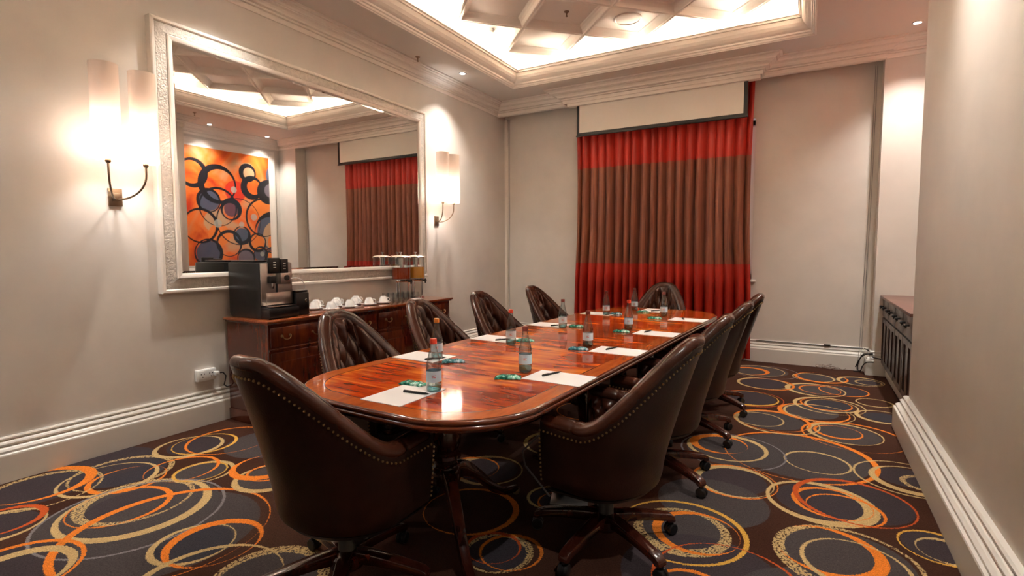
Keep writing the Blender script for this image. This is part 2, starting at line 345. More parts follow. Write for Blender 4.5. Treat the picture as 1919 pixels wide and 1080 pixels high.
# ------------------------------------------------------------------ room shell
XL, YB, YP, XR, XC, YE, YN, ZC = -4.125, 7.05, 6.85, .672, 1.12, 4.80, -1.2, 3.525
def struct(mb,name,mat,smooth=False,bevel=0): return tag(mb.build(name,mat,None,smooth,bevel),kind='structure')
struct(MB().box(XL-.1,XC+.1,YN-.1,YB+.1,-.1,0),'floor',CARPET)
struct(MB().box(XL-.15,XL,YN-.1,YB+.15,0,3.6),'wall_left',WALL)
struct(MB().box(XL,XC+.2,YN-.15,YN,0,3.6),'wall_front',WALL)
struct(MB().box(XR,XC+.2,YN,YE,0,3.6),'wall_right',WALL,bevel=.012)
struct(MB().box(XC,XC+.2,YE,YP,0,3.6),'wall_recess',WALL)
WX0,WX1,WZ0,WZ1=-2.86,-.622,1.0,2.95
bw=MB().box(XL-.15,WX0,YB,YB+.25,0,3.6).box(WX1,.62,YB,YB+.25,0,3.6).box(WX0,WX1,YB,YB+.25,0,WZ0).box(WX0,WX1,YB,YB+.25,WZ1,3.6)
struct(bw,'wall_back',WALL)
struct(MB().box(.62,XC+.2,YP,YB+.25,0,3.6),'wall_pier',WALL)
# window behind the curtains
w=tag(rootobj('window_1'),kind='structure')
wf=MB().box(WX0,WX1,YB+.12,YB+.17,WZ0,WZ0+.06).box(WX0,WX1,YB+.12,YB+.17,WZ1-.06,WZ1).box(WX0,WX0+.06,YB+.12,YB+.17,WZ0,WZ1).box(WX1-.06,WX1,YB+.12,YB+.17,WZ0,WZ1).box(-1.76,-1.70,YB+.12,YB+.17,WZ0,WZ1)
wf.build('window_frame',TRIM,w)
MB().box(WX0,-1.76,YB+.14,YB+.146,WZ0,WZ1).build('pane',GLASS,w); MB().box(-1.70,WX1,YB+.14,YB+.146,WZ0,WZ1).build('pane',GLASS,w)
MB().box(WX0-.05,WX1+.05,YB-.035,YB+.12,WZ0-.03,WZ0).build('window_sill',TRIM,w,bevel=.006)

# ceiling with the tray opening
TX0,TX1,TY0,TY1=-3.497,-.04,1.05,6.203
ce=MB()
for a,b,c,d in ((XL-.1,TX0,YN-.1,YB+.1),(TX1,XC+.2,YN-.1,YB+.1),(TX0,TX1,YN-.1,TY0),(TX0,TX1,TY1,YB+.1)): ce.box(a,b,c,d,ZC,ZC+.03)
ceiling=struct(ce,'ceiling',CEIL)
struct(MB().box(XL-.2,XC+.3,YN-.2,YB+.3,4.02,4.08),'ceiling_slab',CEIL)  # unseen cap above the coffers, added to keep sky light from leaking in
# crown moulding with the light cove behind its lip
rect=[(TX0,TY0),(TX1,TY0),(TX1,TY1),(TX0,TY1)]
crown=[(-.025,ZC),(-.025,ZC-.008),(-.012,ZC-.010),(-.008,ZC-.002),(.004,ZC+.004),(.008,ZC+.018),(.022,ZC+.024),(.026,ZC+.040),(.036,ZC+.046),(.050,ZC+.056),(.072,ZC+.076),(.092,ZC+.104),(.104,ZC+.132),(.108,ZC+.142),(.122,ZC+.146),(.126,ZC+.164),(.138,ZC+.168),(.138,ZC+.178),(.120,ZC+.178),(.120,ZC+.170),(.116,ZC+.150),(.100,ZC+.138),(.084,ZC+.108),(.062,ZC+.084),(.036,ZC+.066),(.010,ZC+.05),(-.025,ZC+.03)]
for i,mb in enumerate(sweep(rect,crown)): struct(mb,'trim_%d'%(i+1),TRIM,smooth=False)
cav=[(-.025,ZC+.03),(-.18,ZC+.03),(-.18,ZC+.5),(-.19,ZC+.5),(-.19,ZC+.02),(-.025,ZC+.02)]
for i,mb in enumerate(sweep(rect,cav)): struct(mb,'trim_%d'%(i+5),CEIL)
led=[(-.055,ZC+.115),(-.055,ZC+.125),(-.095,ZC+.125),(-.095,ZC+.115)]
for mb,wd in zip(sweep(rect,led),('nearest the camera','on the right side','on the curtain side','on the mirror side')): tag(mb.build('led_strip',LEDM),'warm white light strip behind the ceiling tray moulding '+wd,'light strip','cove light strips')
# diagonal coffers
LZ,LD,LX,LY=3.78,.502,-1.79,5.17
def diamond(h,z): return [(h,0,z),(0,h,z),(-h,0,z),(0,-h,z)]
lv=[(LD,LZ+.012),(LD-.006,LZ+.004),(LD-.010,LZ),(LD-.030,LZ),(LD-.036,LZ+.006),(LD-.056,LZ+.030),(LD-.085,LZ+.052),(.392,LZ+.062),(.385,LZ+.07)]
cm_=MB(); V=[]; F=[]
for h,z in lv: V+=diamond(h,z)
for i in range(len(lv)-1):
    for k in range(4): F.append((4*i+k,4*i+(k+1)%4,4*i+4+(k+1)%4,4*i+4+k))
F.append(tuple(4*(len(lv)-1)+k for k in range(4))); cm_.add(V,F)
coffer_me=cm_.mesh('coffer',PLASTER)
cofroot=tag(rootobj('coffered_ceiling'),kind='structure')
for i in range(-4,5):
    for j in range(-9,4):
        if (i+j)%2==0: continue
        x,y=LX+i*LD,LY+j*LD
        if x<TX0-.35 or x>TX1+.35 or y<TY0-.35 or y>TY1+.35: continue
        c=rootobj('coffer',coffer_me,cofroot); c.location=(x,y,0)
# cornice
room=[(XL,YP-.03),(XL,YN),(XR,YN),(XR,YE),(XC,YE),(XC,YP),(.62,YP),(.62,YP-.03)]
def cornice_profile(p,z0,z1):
    h=z1-z0
    return [(0,z0),(.010,z0),(.014,z0+.06*h),(.014,z0+.24*h),(.010,z0+.26*h),(.030,z0+.28*h),(.034,z0+.34*h),(.030,z0+.38*h),(.34*p,z0+.40*h),(.36*p,z0+.50*h),(.46*p,z0+.58*h),(.62*p,z0+.62*h),(.62*p,z0+.66*h),(.70*p,z0+.68*h),(.74*p,z0+.78*h),(.86*p,z0+.84*h),(.86*p,z0+.89*h),(p,z0+.91*h),(p,z1),(0,z1)]
for i,mb in enumerate(sweep(room,cornice_profile(.17,3.36,ZC))): struct(mb,'trim_%d'%(i+9),TRIM)
# fascia that carries the bay cornice in front of the recessed back wall
struct(MB().box(XL,.62,YP-.03,YP+.02,3.355,ZC),'trim_17',TRIM)
# pelmet box over the curtain
PX0,PX1,PY=-2.985,-.54,6.69
pel=[(PX1,YP-.03),(PX1,PY),(PX0,PY),(PX0,YP-.03)]
pel_prof=cornice_profile(.21,3.355,ZC)
for i,mb in enumerate(sweep([(q[0],q[1]) for q in pel][::-1][::-1],pel_prof,closed=False)): struct(mb,'trim_%d'%(i+18),TRIM)
# baseboards
bb=[(0,.262),(.016,.262),(.022,.254),(.022,.246),(.016,.240),(.026,.232),(.034,.222),(.034,.214),(.028,.206),(.040,.196),(.050,.184),(.050,.170),(.058,.164),(.060,.156),(.060,0),(0,0)]
base_path=[(XL,YB),(XL,YN),(XR,YN),(XR,YE),(XC,YE),(XC,YP),(.62,YP),(.62,YB)]
nm={0:'left',1:'front',2:'right',3:'right_end',5:'pier',6:'pier_return',7:'back'}
segs=list(nm)
for i,mb in zip(segs,sweep(base_path,bb,True,segs)):
    if i not in (1,2,3): struct(mb,'baseboard_'+nm[i],BASEP)
for i,mb in zip((1,2,3),sweep(base_path,[(o_*1.4,z) for o_,z in bb],True,(1,2,3))): struct(mb,'baseboard_'+nm[i],BASEP)

# ------------------------------------------------------------------ ceiling fittings
def downlight(x,y,label):
    t=empty('downlight',(x,y,ZC)); tag(t,label,'downlight','recessed ceiling downlights')
    MB().lathe([(.030,-.001),(.032,-.006),(.046,-.006),(.05,-.001),(.05,.0)],20).build('trim_ring',TRIM,t,True)
    MB().lathe([(0,-.003),(.031,-.003),(.031,0.0)],20).build('lens',LENS,t)
    l=bpy.data.lights.new('downlight_lamp','SPOT'); l.energy=SPOT_W; l.color=(1,.95,.88); l.spot_size=radians(105); l.spot_blend=1.0; l.shadow_soft_size=.035
    lo=bpy.data.objects.new('downlight_lamp',l); COL.objects.link(lo); lo.parent=t; lo.location=(0,0,-.012)
for x,y,lb in ((-3.76,5.4,'small round recessed downlight in the ceiling above the far wall lamp'),(.82,6.4,'small round recessed downlight in the ceiling at the far right recess'),(.80,5.3,'small round recessed downlight in the ceiling above the painting'),
    (-3.62,2.5,'small round recessed downlight in the ceiling above the coffee machine'),(-3.76,.2,'added unseen downlight in the ceiling along the left wall, nearest'),(.30,3.3,'small round recessed downlight in the ceiling close to the plain right wall'),(.30,1.0,'added unseen downlight in the ceiling close to the right wall, nearest')):  # both nearest downlights are unseen, added to light the room near the camera
    downlight(x,y,lb)
def sprinkler(x,y,z,label):
    t=empty('sprinkler',(x,y,z)); tag(t,label,'sprinkler','ceiling sprinklers')
    MB().lathe([(.028,0),(.026,-.006),(.010,-.008),(.010,-.02)],14).build('base',BRONZE,t,True)
    MB().lathe([(.006,-.018),(.006,-.045),(.012,-.046),(.012,-.052),(.0,-.053)],10).build('nozzle',BRONZE,t,True)
sprinkler(-3.88,4.70,ZC,'small brass sprinkler on the flat ceiling left of the tray')
sprinkler(.25,4.75,ZC,'small brass sprinkler on the flat ceiling right of the tray')
sprinkler(-2.29,5.19,LZ+.07,'small brass sprinkler inside a ceiling coffer')
t=empty('ceiling_speaker',(LX,LY+LD,LZ+.07)); tag(t,'round white flush speaker in a ceiling coffer','speaker')
MB().lathe([(.150,0),(.150,-.006),(.135,-.012),(.128,-.006)],40).build('rim',TRIM,t,True)
MB().lathe([(.128,-.006),(.06,-.010),(.01,-.011),(0,-.011)],40).build('grille',CEIL,t,True)
t=empty('smoke_detector',(-3.22,5.17,LZ+.07)); tag(t,'small round white detector in a coffer at the tray edge','smoke detector')
MB().lathe([(.055,0),(.055,-.012),(.045,-.02)],24).build('base',WHITE,t,True)
MB().lathe([(.045,-.02),(.038,-.034),(.02,-.038),(0,-.038)],24).build('dome',WHITE,t,True)

# ------------------------------------------------------------------ mirror
def frame_ring(y0,y1,z0,z1,prof,X,mat,name,parent,names=True):
    """mitred picture frame on a wall plane x=X facing +x (sgn 1) ; prof (inset, out)"""
    sides=[((y0,z0),(y1,z0)),((y1,z0),(y1,z1)),((y1,z1),(y0,z1)),((y0,z1),(y0,z0))]
    cy,cz=(y0+y1)/2,(z0+z1)/2; k=len(prof)
    for a,b in sides:
        V=[]
        for q in (a,b):
            sy=1 if q[0]<cy else -1; sz=1 if q[1]<cz else -1
            for ins,out in prof: V.append((X+out,q[0]+sy*ins,q[1]+sz*ins))
        F=[(i,i+k,(i+1)%k+k,(i+1)%k) for i in range(k)]+[tuple(range(k)),tuple(reversed(range(k,2*k)))]
        MB().add(V,F).build(name,mat,parent,smooth=False)
mir=empty('wall_mirror',(XL,3.54,2.03)); tag(mir,'large rectangular wall mirror in a wide pale crackle textured frame','mirror')
def mloc(o): o.location=(-XL,-3.54,-2.03)
MY0,MY1,MZ0,MZ1=2.03,5.06,1.05,3.02
before=set(bpy.data.objects)
frame_ring(MY0,MY1,MZ0,MZ1,[(0,0),(0,.058),(.008,.064),(.022,.064),(.030,.056),(.030,0)],XL,TRIM,'outer_moulding',mir)
frame_ring(MY0,MY1,MZ0,MZ1,[(.030,0),(.030,.050),(.036,.054),(.098,.062),(.104,.058),(.104,0)],XL,CRACKLE,'textured_band',mir)
frame_ring(MY0,MY1,MZ0,MZ1,[(.104,0),(.104,.066),(.112,.072),(.126,.070),(.138,.066),(.142,.062),(.142,0)],XL,TRIM,'inner_lip',mir)
gx=XL+.050; a0,a1,b0,b1=MY0+.138,MY1-.138,MZ0+.138,MZ1-.138; e_=.022
def gp(y,z,dx=0): return (gx+dx+.003*(y-3.54),y,z)
MB().add([gp(a0+e_,b0+e_),gp(a1-e_,b0+e_),gp(a1-e_,b1-e_),gp(a0+e_,b1-e_)],[(0,1,2,3)]).build('mirror_glass',MIRROR,mir)
bv=MB(); o4=[gp(a0,b0,-.0016),gp(a1,b0,-.0016),gp(a1,b1,-.0016),gp(a0,b1,-.0016)]; i4=[gp(a0+e_,b0+e_),gp(a1-e_,b0+e_),gp(a1-e_,b1-e_),gp(a0+e_,b1-e_)]
bv.add(o4+i4,[(0,1,5,4),(1,2,6,5),(2,3,7,6),(3,0,4,7)]).build('bevelled_edge',MIRROR,mir)
for o in set(bpy.data.objects)-before: mloc(o)

# ------------------------------------------------------------------ wall lamps
def sconce(y,zb,label):
    t=empty('wall_sconce',(XL,y,zb)); tag(t,label,'wall lamp','twin shade wall lamps')
    MB().box(0,.014,-.042,.042,-.06,.06).build('backplate',BRONZE,t,bevel=.004)
    MB().box(.014,.03,-.022,.022,-.028,.028).build('boss',BRONZE,t,bevel=.004)
    for s in (-1,1):
        pts=[]
        for k in range(13):
            a=k/12*pi/2
            pts.append((.03+.165*sin(a)*.999, s*(.012+.098*sin(a)), -.015+.165*(1-cos(a))))
        pts.append((.195,s*.11,.215))
        MB().tube(pts,.0065,8).build('arm',BRONZE,t,True)
        MB().lathe([(.011,.20),(.017,.21),(.017,.225),(.012,.235),(.012,.245)],14,c=(.195,s*.11)).build('lamp_holder',BRONZE,t,True)
        sh=MB(); pr=[(.078,.225),(.078,.82),(.0765,.82),(.0765,.225)]
        sh.lathe(pr+[pr[0]],36,c=(.195,s*.11),caps=False); sh.build('lamp_shade',SHADE,t,True,ang=30)
        MB().lathe([(.008,.24),(.016,.26),(.02,.275),(.016,.29),(.0,.298)],14,c=(.195,s*.11)).build('bulb',BULB,t,True)
        l=bpy.data.lights.new('sconce_lamp','POINT'); l.energy=SCONCE_W; l.color=(.97,.985,1); l.shadow_soft_size=.035
        lo=bpy.data.objects.new('sconce_lamp',l); COL.objects.link(lo); lo.parent=t; lo.location=(.195,s*.11,.335)
sconce(1.785,1.725,'bronze wall lamp with two tall cylinder shades at the near side of the mirror')
sconce(5.31,1.74,'bronze wall lamp with two tall cylinder shades beyond the mirror, near the corner')

# ------------------------------------------------------------------ curtains, screen
def curtain(x0,x1,label,seed,yc=6.935):
    rn=random.Random(seed); t=empty('curtain',((x0+x1)/2,yc,0)); tag(t,label,'curtain'); cx=(x0+x1)/2
    nf=int((x1-x0)/.115); ph=[rn.uniform(-1.1,1.1) for _ in range(nf+3)]; am=[rn.uniform(.45,1.15) for _ in range(nf+3)]
    def fold(u,z):
        q=u*nf; i=int(q); fr=q-i; a=am[i]*(1-fr)+am[i+1]*fr; p=ph[i]*(1-fr)+ph[i+1]*fr
        ed=min(1,u*nf/.5,(1-u)*nf/.5); fi=2*pi*q+(p+.30*sin(z*1.3+i))*ed
        y=-.068*a*cos(fi)*(.80+.25*(3.3-z)/3.3)*ed
        out=2*u-1
        return ((x0-cx)+(x1-x0)*u+out*(.030*max(0,(1.6-z)/1.6)-.02*sin(pi*max(0,min(1,(z-.9)/2.4))))+.0185*sin(fi)*ed, y, z)
    n=nf*14
    for nmn,za,zb,mt in (('lower_band',.03,1.19,CUR_RED),('middle_panel',1.19,2.50,CUR_BROWN),('upper_band',2.50,3.40,CUR_RED)):
        MB().grid(lambda u,v: fold(min(u,.99999),za+(zb-za)*v),n,12).build(nmn,mt,t,True,ang=180)
curtain(-2.90,-.63,'floor length pleated curtain with red bands above and below a rust brown middle',3)
t=empty('projector_screen',(-1.75,6.74,3.0)); tag(t,'pulled down white projection screen with black border under the pelmet','projector screen')
sx=1.065
MB().box(-sx-.13,sx+.13,-.045,.05,.315,.40).build('casing',TRIM,t,bevel=.006)
MB().box(-sx+.035,sx-.045,-.002,.002,-.045,.36).build('screen_fabric',SCREENW,t)
for a,b in ((-sx,-sx+.035),(sx-.045,sx)): MB().box(a,b,-.002,.002,-.045,.36).build('side_border',BLACKM,t)
MB().box(-sx,sx,-.002,.002,-.075,-.045).build('bottom_border',BLACKM,t)
MB().box(-sx-.008,sx+.008,-.012,.012,-.095,-.075).build('weight_bar',BLACK,t,bevel=.004)

# ------------------------------------------------------------------ conference table
TAB=(-1.415,3.475); TROT=-radians(2.65)
table=empty('conference_table',(TAB[0],TAB[1],0),TROT); tag(table,'long polished mahogany conference table with rounded ends and crossbanded border','table')
def outline(hw,hl,r,bow,n=14):
    pts=[]
    for cx,cy,a0 in ((hw-r,hl-r,0),(-hw+r,hl-r,pi/2),(-hw+r,-hl+r,pi),(hw-r,-hl+r,3*pi/2)):
        for k in range(n+1):
            a=a0+pi/2*k/n; pts.append([cx+r*cos(a),cy+r*sin(a)])
        # bow points along the ends
        if a0 in (0,pi):
            s=1 if a0==0 else -1
            for k in range(1,8): pts.append([s*((hw-r)*(1-2*k/8)),s*hl])
    for p in pts:
        f_=1-(p[0]/hw)**2; p[1]+=(1 if p[1]>0 else -1)*bow*f_*(abs(p[1])>hl-r-1e-6)
    return pts
HW,HL,CR,BOW=.605,2.0,.34,.05
def loop(ins,z): return [(x,y,z) for x,y in outline(HW-ins,HL-ins,max(.05,CR-ins),BOW)]
def ring_mb(levels):
    n=len(loop(0,0)); V=[]; F=[]
    for ins,z in levels: V+=loop(ins,z)
    for i in range(len(levels)-1):
        for k in range(n): F.append((i*n+k,i*n+(k+1)%n,(i+1)*n+(k+1)%n,(i+1)*n+k))
    return MB().add(V,F)
ring_mb([(.014,.75),(.008,.749),(.002,.744),(0,.738),(.002,.732),(.008,.729),(.004,.726),(.0,.721),(.0,.716),(.004,.711),(.010,.709),(.012,.704),(.022,.697),(.05,.695)]).build('edge_moulding',EDGE,table,True,ang=50)
ring_mb([(.014,.75),(.094,.75)]).build('crossbanding',BAND,table)
ring_mb([(.094,.75),(.099,.75)]).build('inlay_line',STRING,table)
q=loop(.099,.75); MB().add(q,[tuple(range(len(q)))]).build('field_veneer',FIELD,table)
q=loop(.05,.695); MB().add(q,[tuple(range(len(q)))]).build('underside',MAHOG_LEG,table)
for s in (-1,1):
    MB().box(s*.22-.012,s*.22+.012,-1.6,1.6,.615,.694).build('bearer',MAHOG_LEG,table)
def pedestal(y,angs):
    p=MB().lathe([(.0,.695),(.15,.695),(.15,.672),(.06,.665),(.05,.64),(.062,.62),(.062,.60),(.048,.585),(.046,.56),(.066,.53),(.078,.49),(.080,.455),(.068,.42),(.060,.405),(.078,.395),(.080,.38),(.064,.37),(.055,.35),(.07,.335),(.075,.30),(.072,.26),(.05,.245),(0,.24)],28,c=(0,y)).build('pedestal_column',MAHOG_LEG,table,True)
    for a in angs:
        prof=[(.03,.33),(.09,.335),(.15,.31),(.23,.24),(.32,.15),(.40,.085),(.47,.06),(.53,.052),(.535,.028),(.50,.022),(.42,.035),(.34,.075),(.25,.155),(.16,.225),(.10,.25),(.03,.25)]
        k=len(prof); V=[]
        for s,wf in ((-1,1),(1,1)):
            for r_,z in prof:
                wd=.030-.012*min(1,r_/.5); V.append((r_,s*wd,z))
        F=[tuple(range(k)),tuple(reversed(range(k,2*k)))]+[(i,i+k,(i+1)%k+k,(i+1)%k) for i in range(k)]
        mb=MB(); mt=Matrix.Rotation(a,3,'Z')
        mb.add([tuple(mt@Vector(v)+Vector((0,y,0))) for v in V],F)
        lg=mb.build('pedestal_leg',MAHOG_LEG,table,bevel=.005)
        ct=MB(); d=mt@Vector((.53,0,0))+Vector((0,y,0))
        ct.lathe([(.0,.0),(.015,.0),(.018,.01),(.018,.03),(.012,.04)],12,c=(d.x,d.y)).build('brass_toe',BRASS,lg,True)
pedestal(-1.52,(radians(-38),radians(82),radians(202))); pedestal(0,(radians(60),radians(180),radians(300))); pedestal(1.52,(radians(38),radians(158),radians(278)))

# ------------------------------------------------------------------ swivel chairs
def build_chair():
    t=empty('swivel_armchair'); SB=.62
    def sm(x): x=max(0,min(1,x)); return x*x*(3-2*x)
    def plan(s):
        a=abs(s); sg=1 if s>=0 else -1
        if a<SB:
            th=a/SB*pi/2; return Vector((sg*.305*sin(th),-.25*cos(th))), Vector((sg*sin(th)*.25,-cos(th)*.305)).normalized(), cos(th)
        y=(a-SB)/(1-SB)*.185
        return Vector((sg*(.305-.012*(y/.185)),y)), Vector((sg,0)), 0
    def hgt(s):
        a=abs(s)
        if a<SB*1.0: return .632+.350*(1-sm((a/SB-.10)/.92))
        return .632+.016*((a-SB)/(1-SB))
    def outer(s,z):
        p,n,bk=plan(s); zz=max(0,(z-.40)/.58)
        k=1.0
        if z<.40: k=1-.16*((.40-z)/.09)**2*.6
        q=p*k+n*.018*min(1,zz*3)*(1-bk)
        return Vector((q.x*(1-.10*zz*bk),q.y-.17*(zz**1.15)*bk**.8,z))
    def inner(s,z,th=.078):
        o=outer(s,z); p,n,bk=plan(s)
        return o-Vector((n.x,n.y,0))*th
    zb=lambda s:.335+.02*max(0,(abs(s)-SB)/(1-SB))
    ns=96
    mb=MB(); mb.grid(lambda u,v: outer(-1+2*u, zb(-1+2*u)+(hgt(-1+2*u)-.012-zb(-1+2*u))*v),ns,22)
    for s in (-1,1):    # arm fronts
        mb.grid(lambda u,v: (lambda z,o,i: o*(1-u)+i*u+Vector((0,.014*sin(pi*u),0)))(zb(s)+(hgt(s)-.02-zb(s))*v, outer(s,zb(s)+(hgt(s)-.02-zb(s))*v), inner(s,zb(s)+(hgt(s)-.02-zb(s))*v)),6,12)
    mb.build('outer_shell',LEATHER,t,True,ang=60)
    # tufted lining
    def tuft(s,z):
        P=s/.078; Q=(z-.565)/.100
        top=hgt(s)-.055
        u=(P+Q)/2; v=(P-Q)/2
        dia=sqrt(abs(sin(pi*u)*sin(pi*v)))
        du=u-round(u); dv=v-round(v)
        # vertical pleats above the last full row and below the first
        rows=math.floor((top-.05-.565)/.100)
        pl=sqrt(abs(sin(pi*(P-(rows%2))/2)))
        ab=sm((Q-rows)/.35) if Q>rows else 0
        pb=sqrt(abs(sin(pi*(P)/2))); be=sm((-Q)/.35) if Q<0 else 0
        f_=dia*(1-ab)+pl*ab; f_=f_*(1-be)+pb*be
        pit=exp(-(du*du+dv*dv)/.012)*(1 if -0.3<Q<rows+.3 else 0)
        ed=sm((hgt(s)-.02-z)/.05)*sm((1-abs(s))/.08)
        return (.044*f_-.016-.016*pit)*ed
    def lin(s,z):
        p,n,bk=plan(s); return inner(s,z,.072)-Vector((n.x,n.y,0))*tuft(s,z)
    MB().grid(lambda u,v: lin(-1+2*u,.40+(hgt(-1+2*u)-.012-.40)*v),240,64).build('tufted_lining',LEATHER_IN,t,True,ang=180)
    bt=MB()
    for i in range(-12,13):
        for j in range(0,5):
            if (i+j)%2: continue
            s=i*.078; z=.565+j*.100
            if abs(s)>.9 or z>hgt(s)-.095: continue
            p=lin(s,z); bt.ball(p,.009,8,4)
    tag(bt.build('tufting_buttons',LEATHER_IN,t,True),kind='stuff')
    # top roll
    pts=[]; L=0; nr=150; arc=[]
    for i in range(nr+1):
        s=-1+2*i/nr; z=hgt(s); o=outer(s,z-.012); q=inner(s,z-.012); c=(o+q)/2; c.z=z-.016
        if pts: L+=(c-pts[-1]).length
        pts.append(c); arc.append(L)
    seams=[L*k/11 for k in range(12)]
    def rr(i):
        d=min(abs(arc[i]-q) for q in seams); k=1-.10*exp(-(d/.007)**2)
        e=min(arc[i],L-arc[i]); k*=.80+.20*min(1,e/.03)
        return (.043*k,.032*k)
    MB().tube(pts,rr,14).build('top_roll',LEATHER_IN,t,True,ang=80)
    # nails
    nl=MB()
    s=-1; last=None
    for i in range(1500):
        s=-1+2*i/1499; p=outer(s,hgt(s)-.052)
        if last is None or (p-last).length>=.0185:
            pl,n,bk=plan(s); nl.ball(p+Vector((n.x,n.y,0))*.002,.0052,6,4); last=p
    for sg in (-1,1):
        z=hgt(1)-.07
        while z>.36:
            p=outer(sg,z); nl.ball(p+Vector((0,.004,0)),.0052,6,4); z-=.0185
    tag(nl.build('nailhead_trim',BRASS,t,True),kind='stuff')
    # seat
    bp=[outer(-1+2*i/40,.325) for i in range(41)]
    MB().add([(p.x*.97,p.y*.97,.325) for p in bp]+[(p.x*.9,p.y*.9,.305) for p in bp],[tuple(range(41)),tuple(reversed(range(41,82)))]+[(i,i+1,i+42,i+41) for i in range(40)]+[(40,0,41,81)]).build('seat_underside',BLACKM,t)
    MB().box(-.245,.245,.15,.20,.325,.42).build('front_rail',LEATHER,t,bevel=.012,seg=3)
    def cush(u,v):
        x=-1+2*u; y=-1+2*v
        return x,y
    cu=MB()
    def P(u,v,top):
        x,y=-1+2*u,-1+2*v; ex=(1-abs(x)**6); ey=(1-abs(y)**6); b=(max(0,ex)*max(0,ey))**.35
        yy=.045+y*.215; hw=.222*(1 if yy>-.02 else sqrt(max(.02,1-((yy+.02)/.17)**2)))
        return (x*hw,yy,(.43+.062*b+.012*(1-x*x)*(1-y*y)) if top else (.43-.055*b))
    cu.grid(lambda u,v:P(u,v,True),22,22); cu.grid(lambda u,v:P(u,v,False),22,22)
    cs=cu.build('seat_cushion',LEATHER_IN,t,True,ang=180)
    pp=[P(1,k/20,True) for k in range(21)]+[P(1-k/20,1,True) for k in range(1,21)]+[P(0,1-k/20,True) for k in range(1,21)]
    MB().tube(pp,.006,6).build('piping',LEATHER_IN,cs,True)
    # mechanism and base
    MB().box(-.11,.11,-.12,.12,.275,.306).build('tilt_plate',BLACK,t,bevel=.006)
    MB().lathe([(.019,.13),(.019,.28)],16).build('gas_lift',CHROME,t,True)
    MB().lathe([(.052,.09),(.052,.11),(.036,.14),(.034,.225),(.03,.23)],20).build('column_cover',BLACK,t,True)
    kb=MB().tube([(.05,-.04,.268),(.13,-.055,.262)],.008,8); kb.ball((.145,-.058,.261),.022,10,6); kb.build('tension_knob',BLACK,t,True)
    MB().lathe([(0,.075),(.06,.075),(.07,.085),(.07,.125),(.058,.135),(0,.135)],24).build('hub',MAHOG_LEG,t,True)
    for k in range(5):
        a=2*pi*k/5+pi/2+.12
        prof=[(.03,.150),(.10,.146),(.20,.130),(.29,.112),(.325,.103),(.345,.09),(.350,.072),(.348,.062),(.322,.060),(.31,.072),(.22,.088),(.12,.098),(.03,.098)]
        kk=len(prof); V=[]
        for s_ in (-1,1):
            for r_,z in prof: V.append((r_,s_*(.030-.006*r_/.35),z))
        F=[tuple(range(kk)),tuple(reversed(range(kk,2*kk)))]+[(i,i+kk,(i+1)%kk+kk,(i+1)%kk) for i in range(kk)]
        mt=Matrix.Rotation(a,3,'Z')
        MB().add([tuple(mt@Vector(v)) for v in V],F).build('base_leg',MAHOG_LEG,t,bevel=.007,seg=2)
        c=mt@Vector((.335,0,0)); ca=MB(); ca.lathe([(.008,.05),(.008,.066)],8,c=(c.x,c.y))
        ax=mt@Vector((-.25,.97,0)).normalized()
        for sg in (-1,1):
            ctr=c+ax*sg*.013+Vector((0,0,.0275)); ca.tube([ctr-ax*.0095,ctr-ax*.006,ctr+ax*.006,ctr+ax*.0095],lambda i:(.023,.027,.027,.023)[i],18)
        ca.tube([c+Vector((0,0,.0275))-ax*.004,c+Vector((0,0,.0275))+ax*.004],.022,14)
        ca.build('caster',BLACK,t,True)
    return t
chair0=build_chair()
def axis_pt(lx,ly):
    c,s=cos(TROT),sin(TROT); return (TAB[0]+lx*c-ly*s, TAB[1]+lx*s+ly*c)
chairs=[ # x,y, facing angle (0 = facing +y), label
 (-1.60,1.45,radians(-6),'dark brown leather swivel armchair at the near head of the table, seen from behind'),
 (-.785,2.25,radians(90),'brown leather swivel armchair nearest the camera along the right side of the table'),
 (-.77,3.10,radians(90),'second brown leather swivel armchair from the camera along the right side of the table'),
 (-.745,3.95,radians(90),'third brown leather swivel armchair from the camera along the right side of the table'),
 (-.73,4.72,radians(92),'farthest brown leather swivel armchair on the right side of the table'),
 (-2.11,2.20,radians(-90),'tufted brown leather swivel armchair nearest the camera on the mirror side of the table'),
 (-2.20,3.07,radians(-88),'second tufted leather swivel armchair on the mirror side, in front of the sideboard end'),
 (-2.20,3.90,radians(-90),'third tufted leather swivel armchair on the mirror side of the table'),
 (-2.12,4.78,radians(-90),'farthest tufted leather swivel armchair on the mirror side, near the corner'),
 (-1.42,5.62,radians(180),'tufted leather swivel armchair at the far head of the table before the curtain')]
for i,(x,y,a,lb) in enumerate(chairs):
    c=chair0 if i==0 else copy_tree(chair0)
    c.location=(x,y,0); c.rotation_euler=(0,0,a); tag(c,lb,'chair','leather chairs around the conference table')

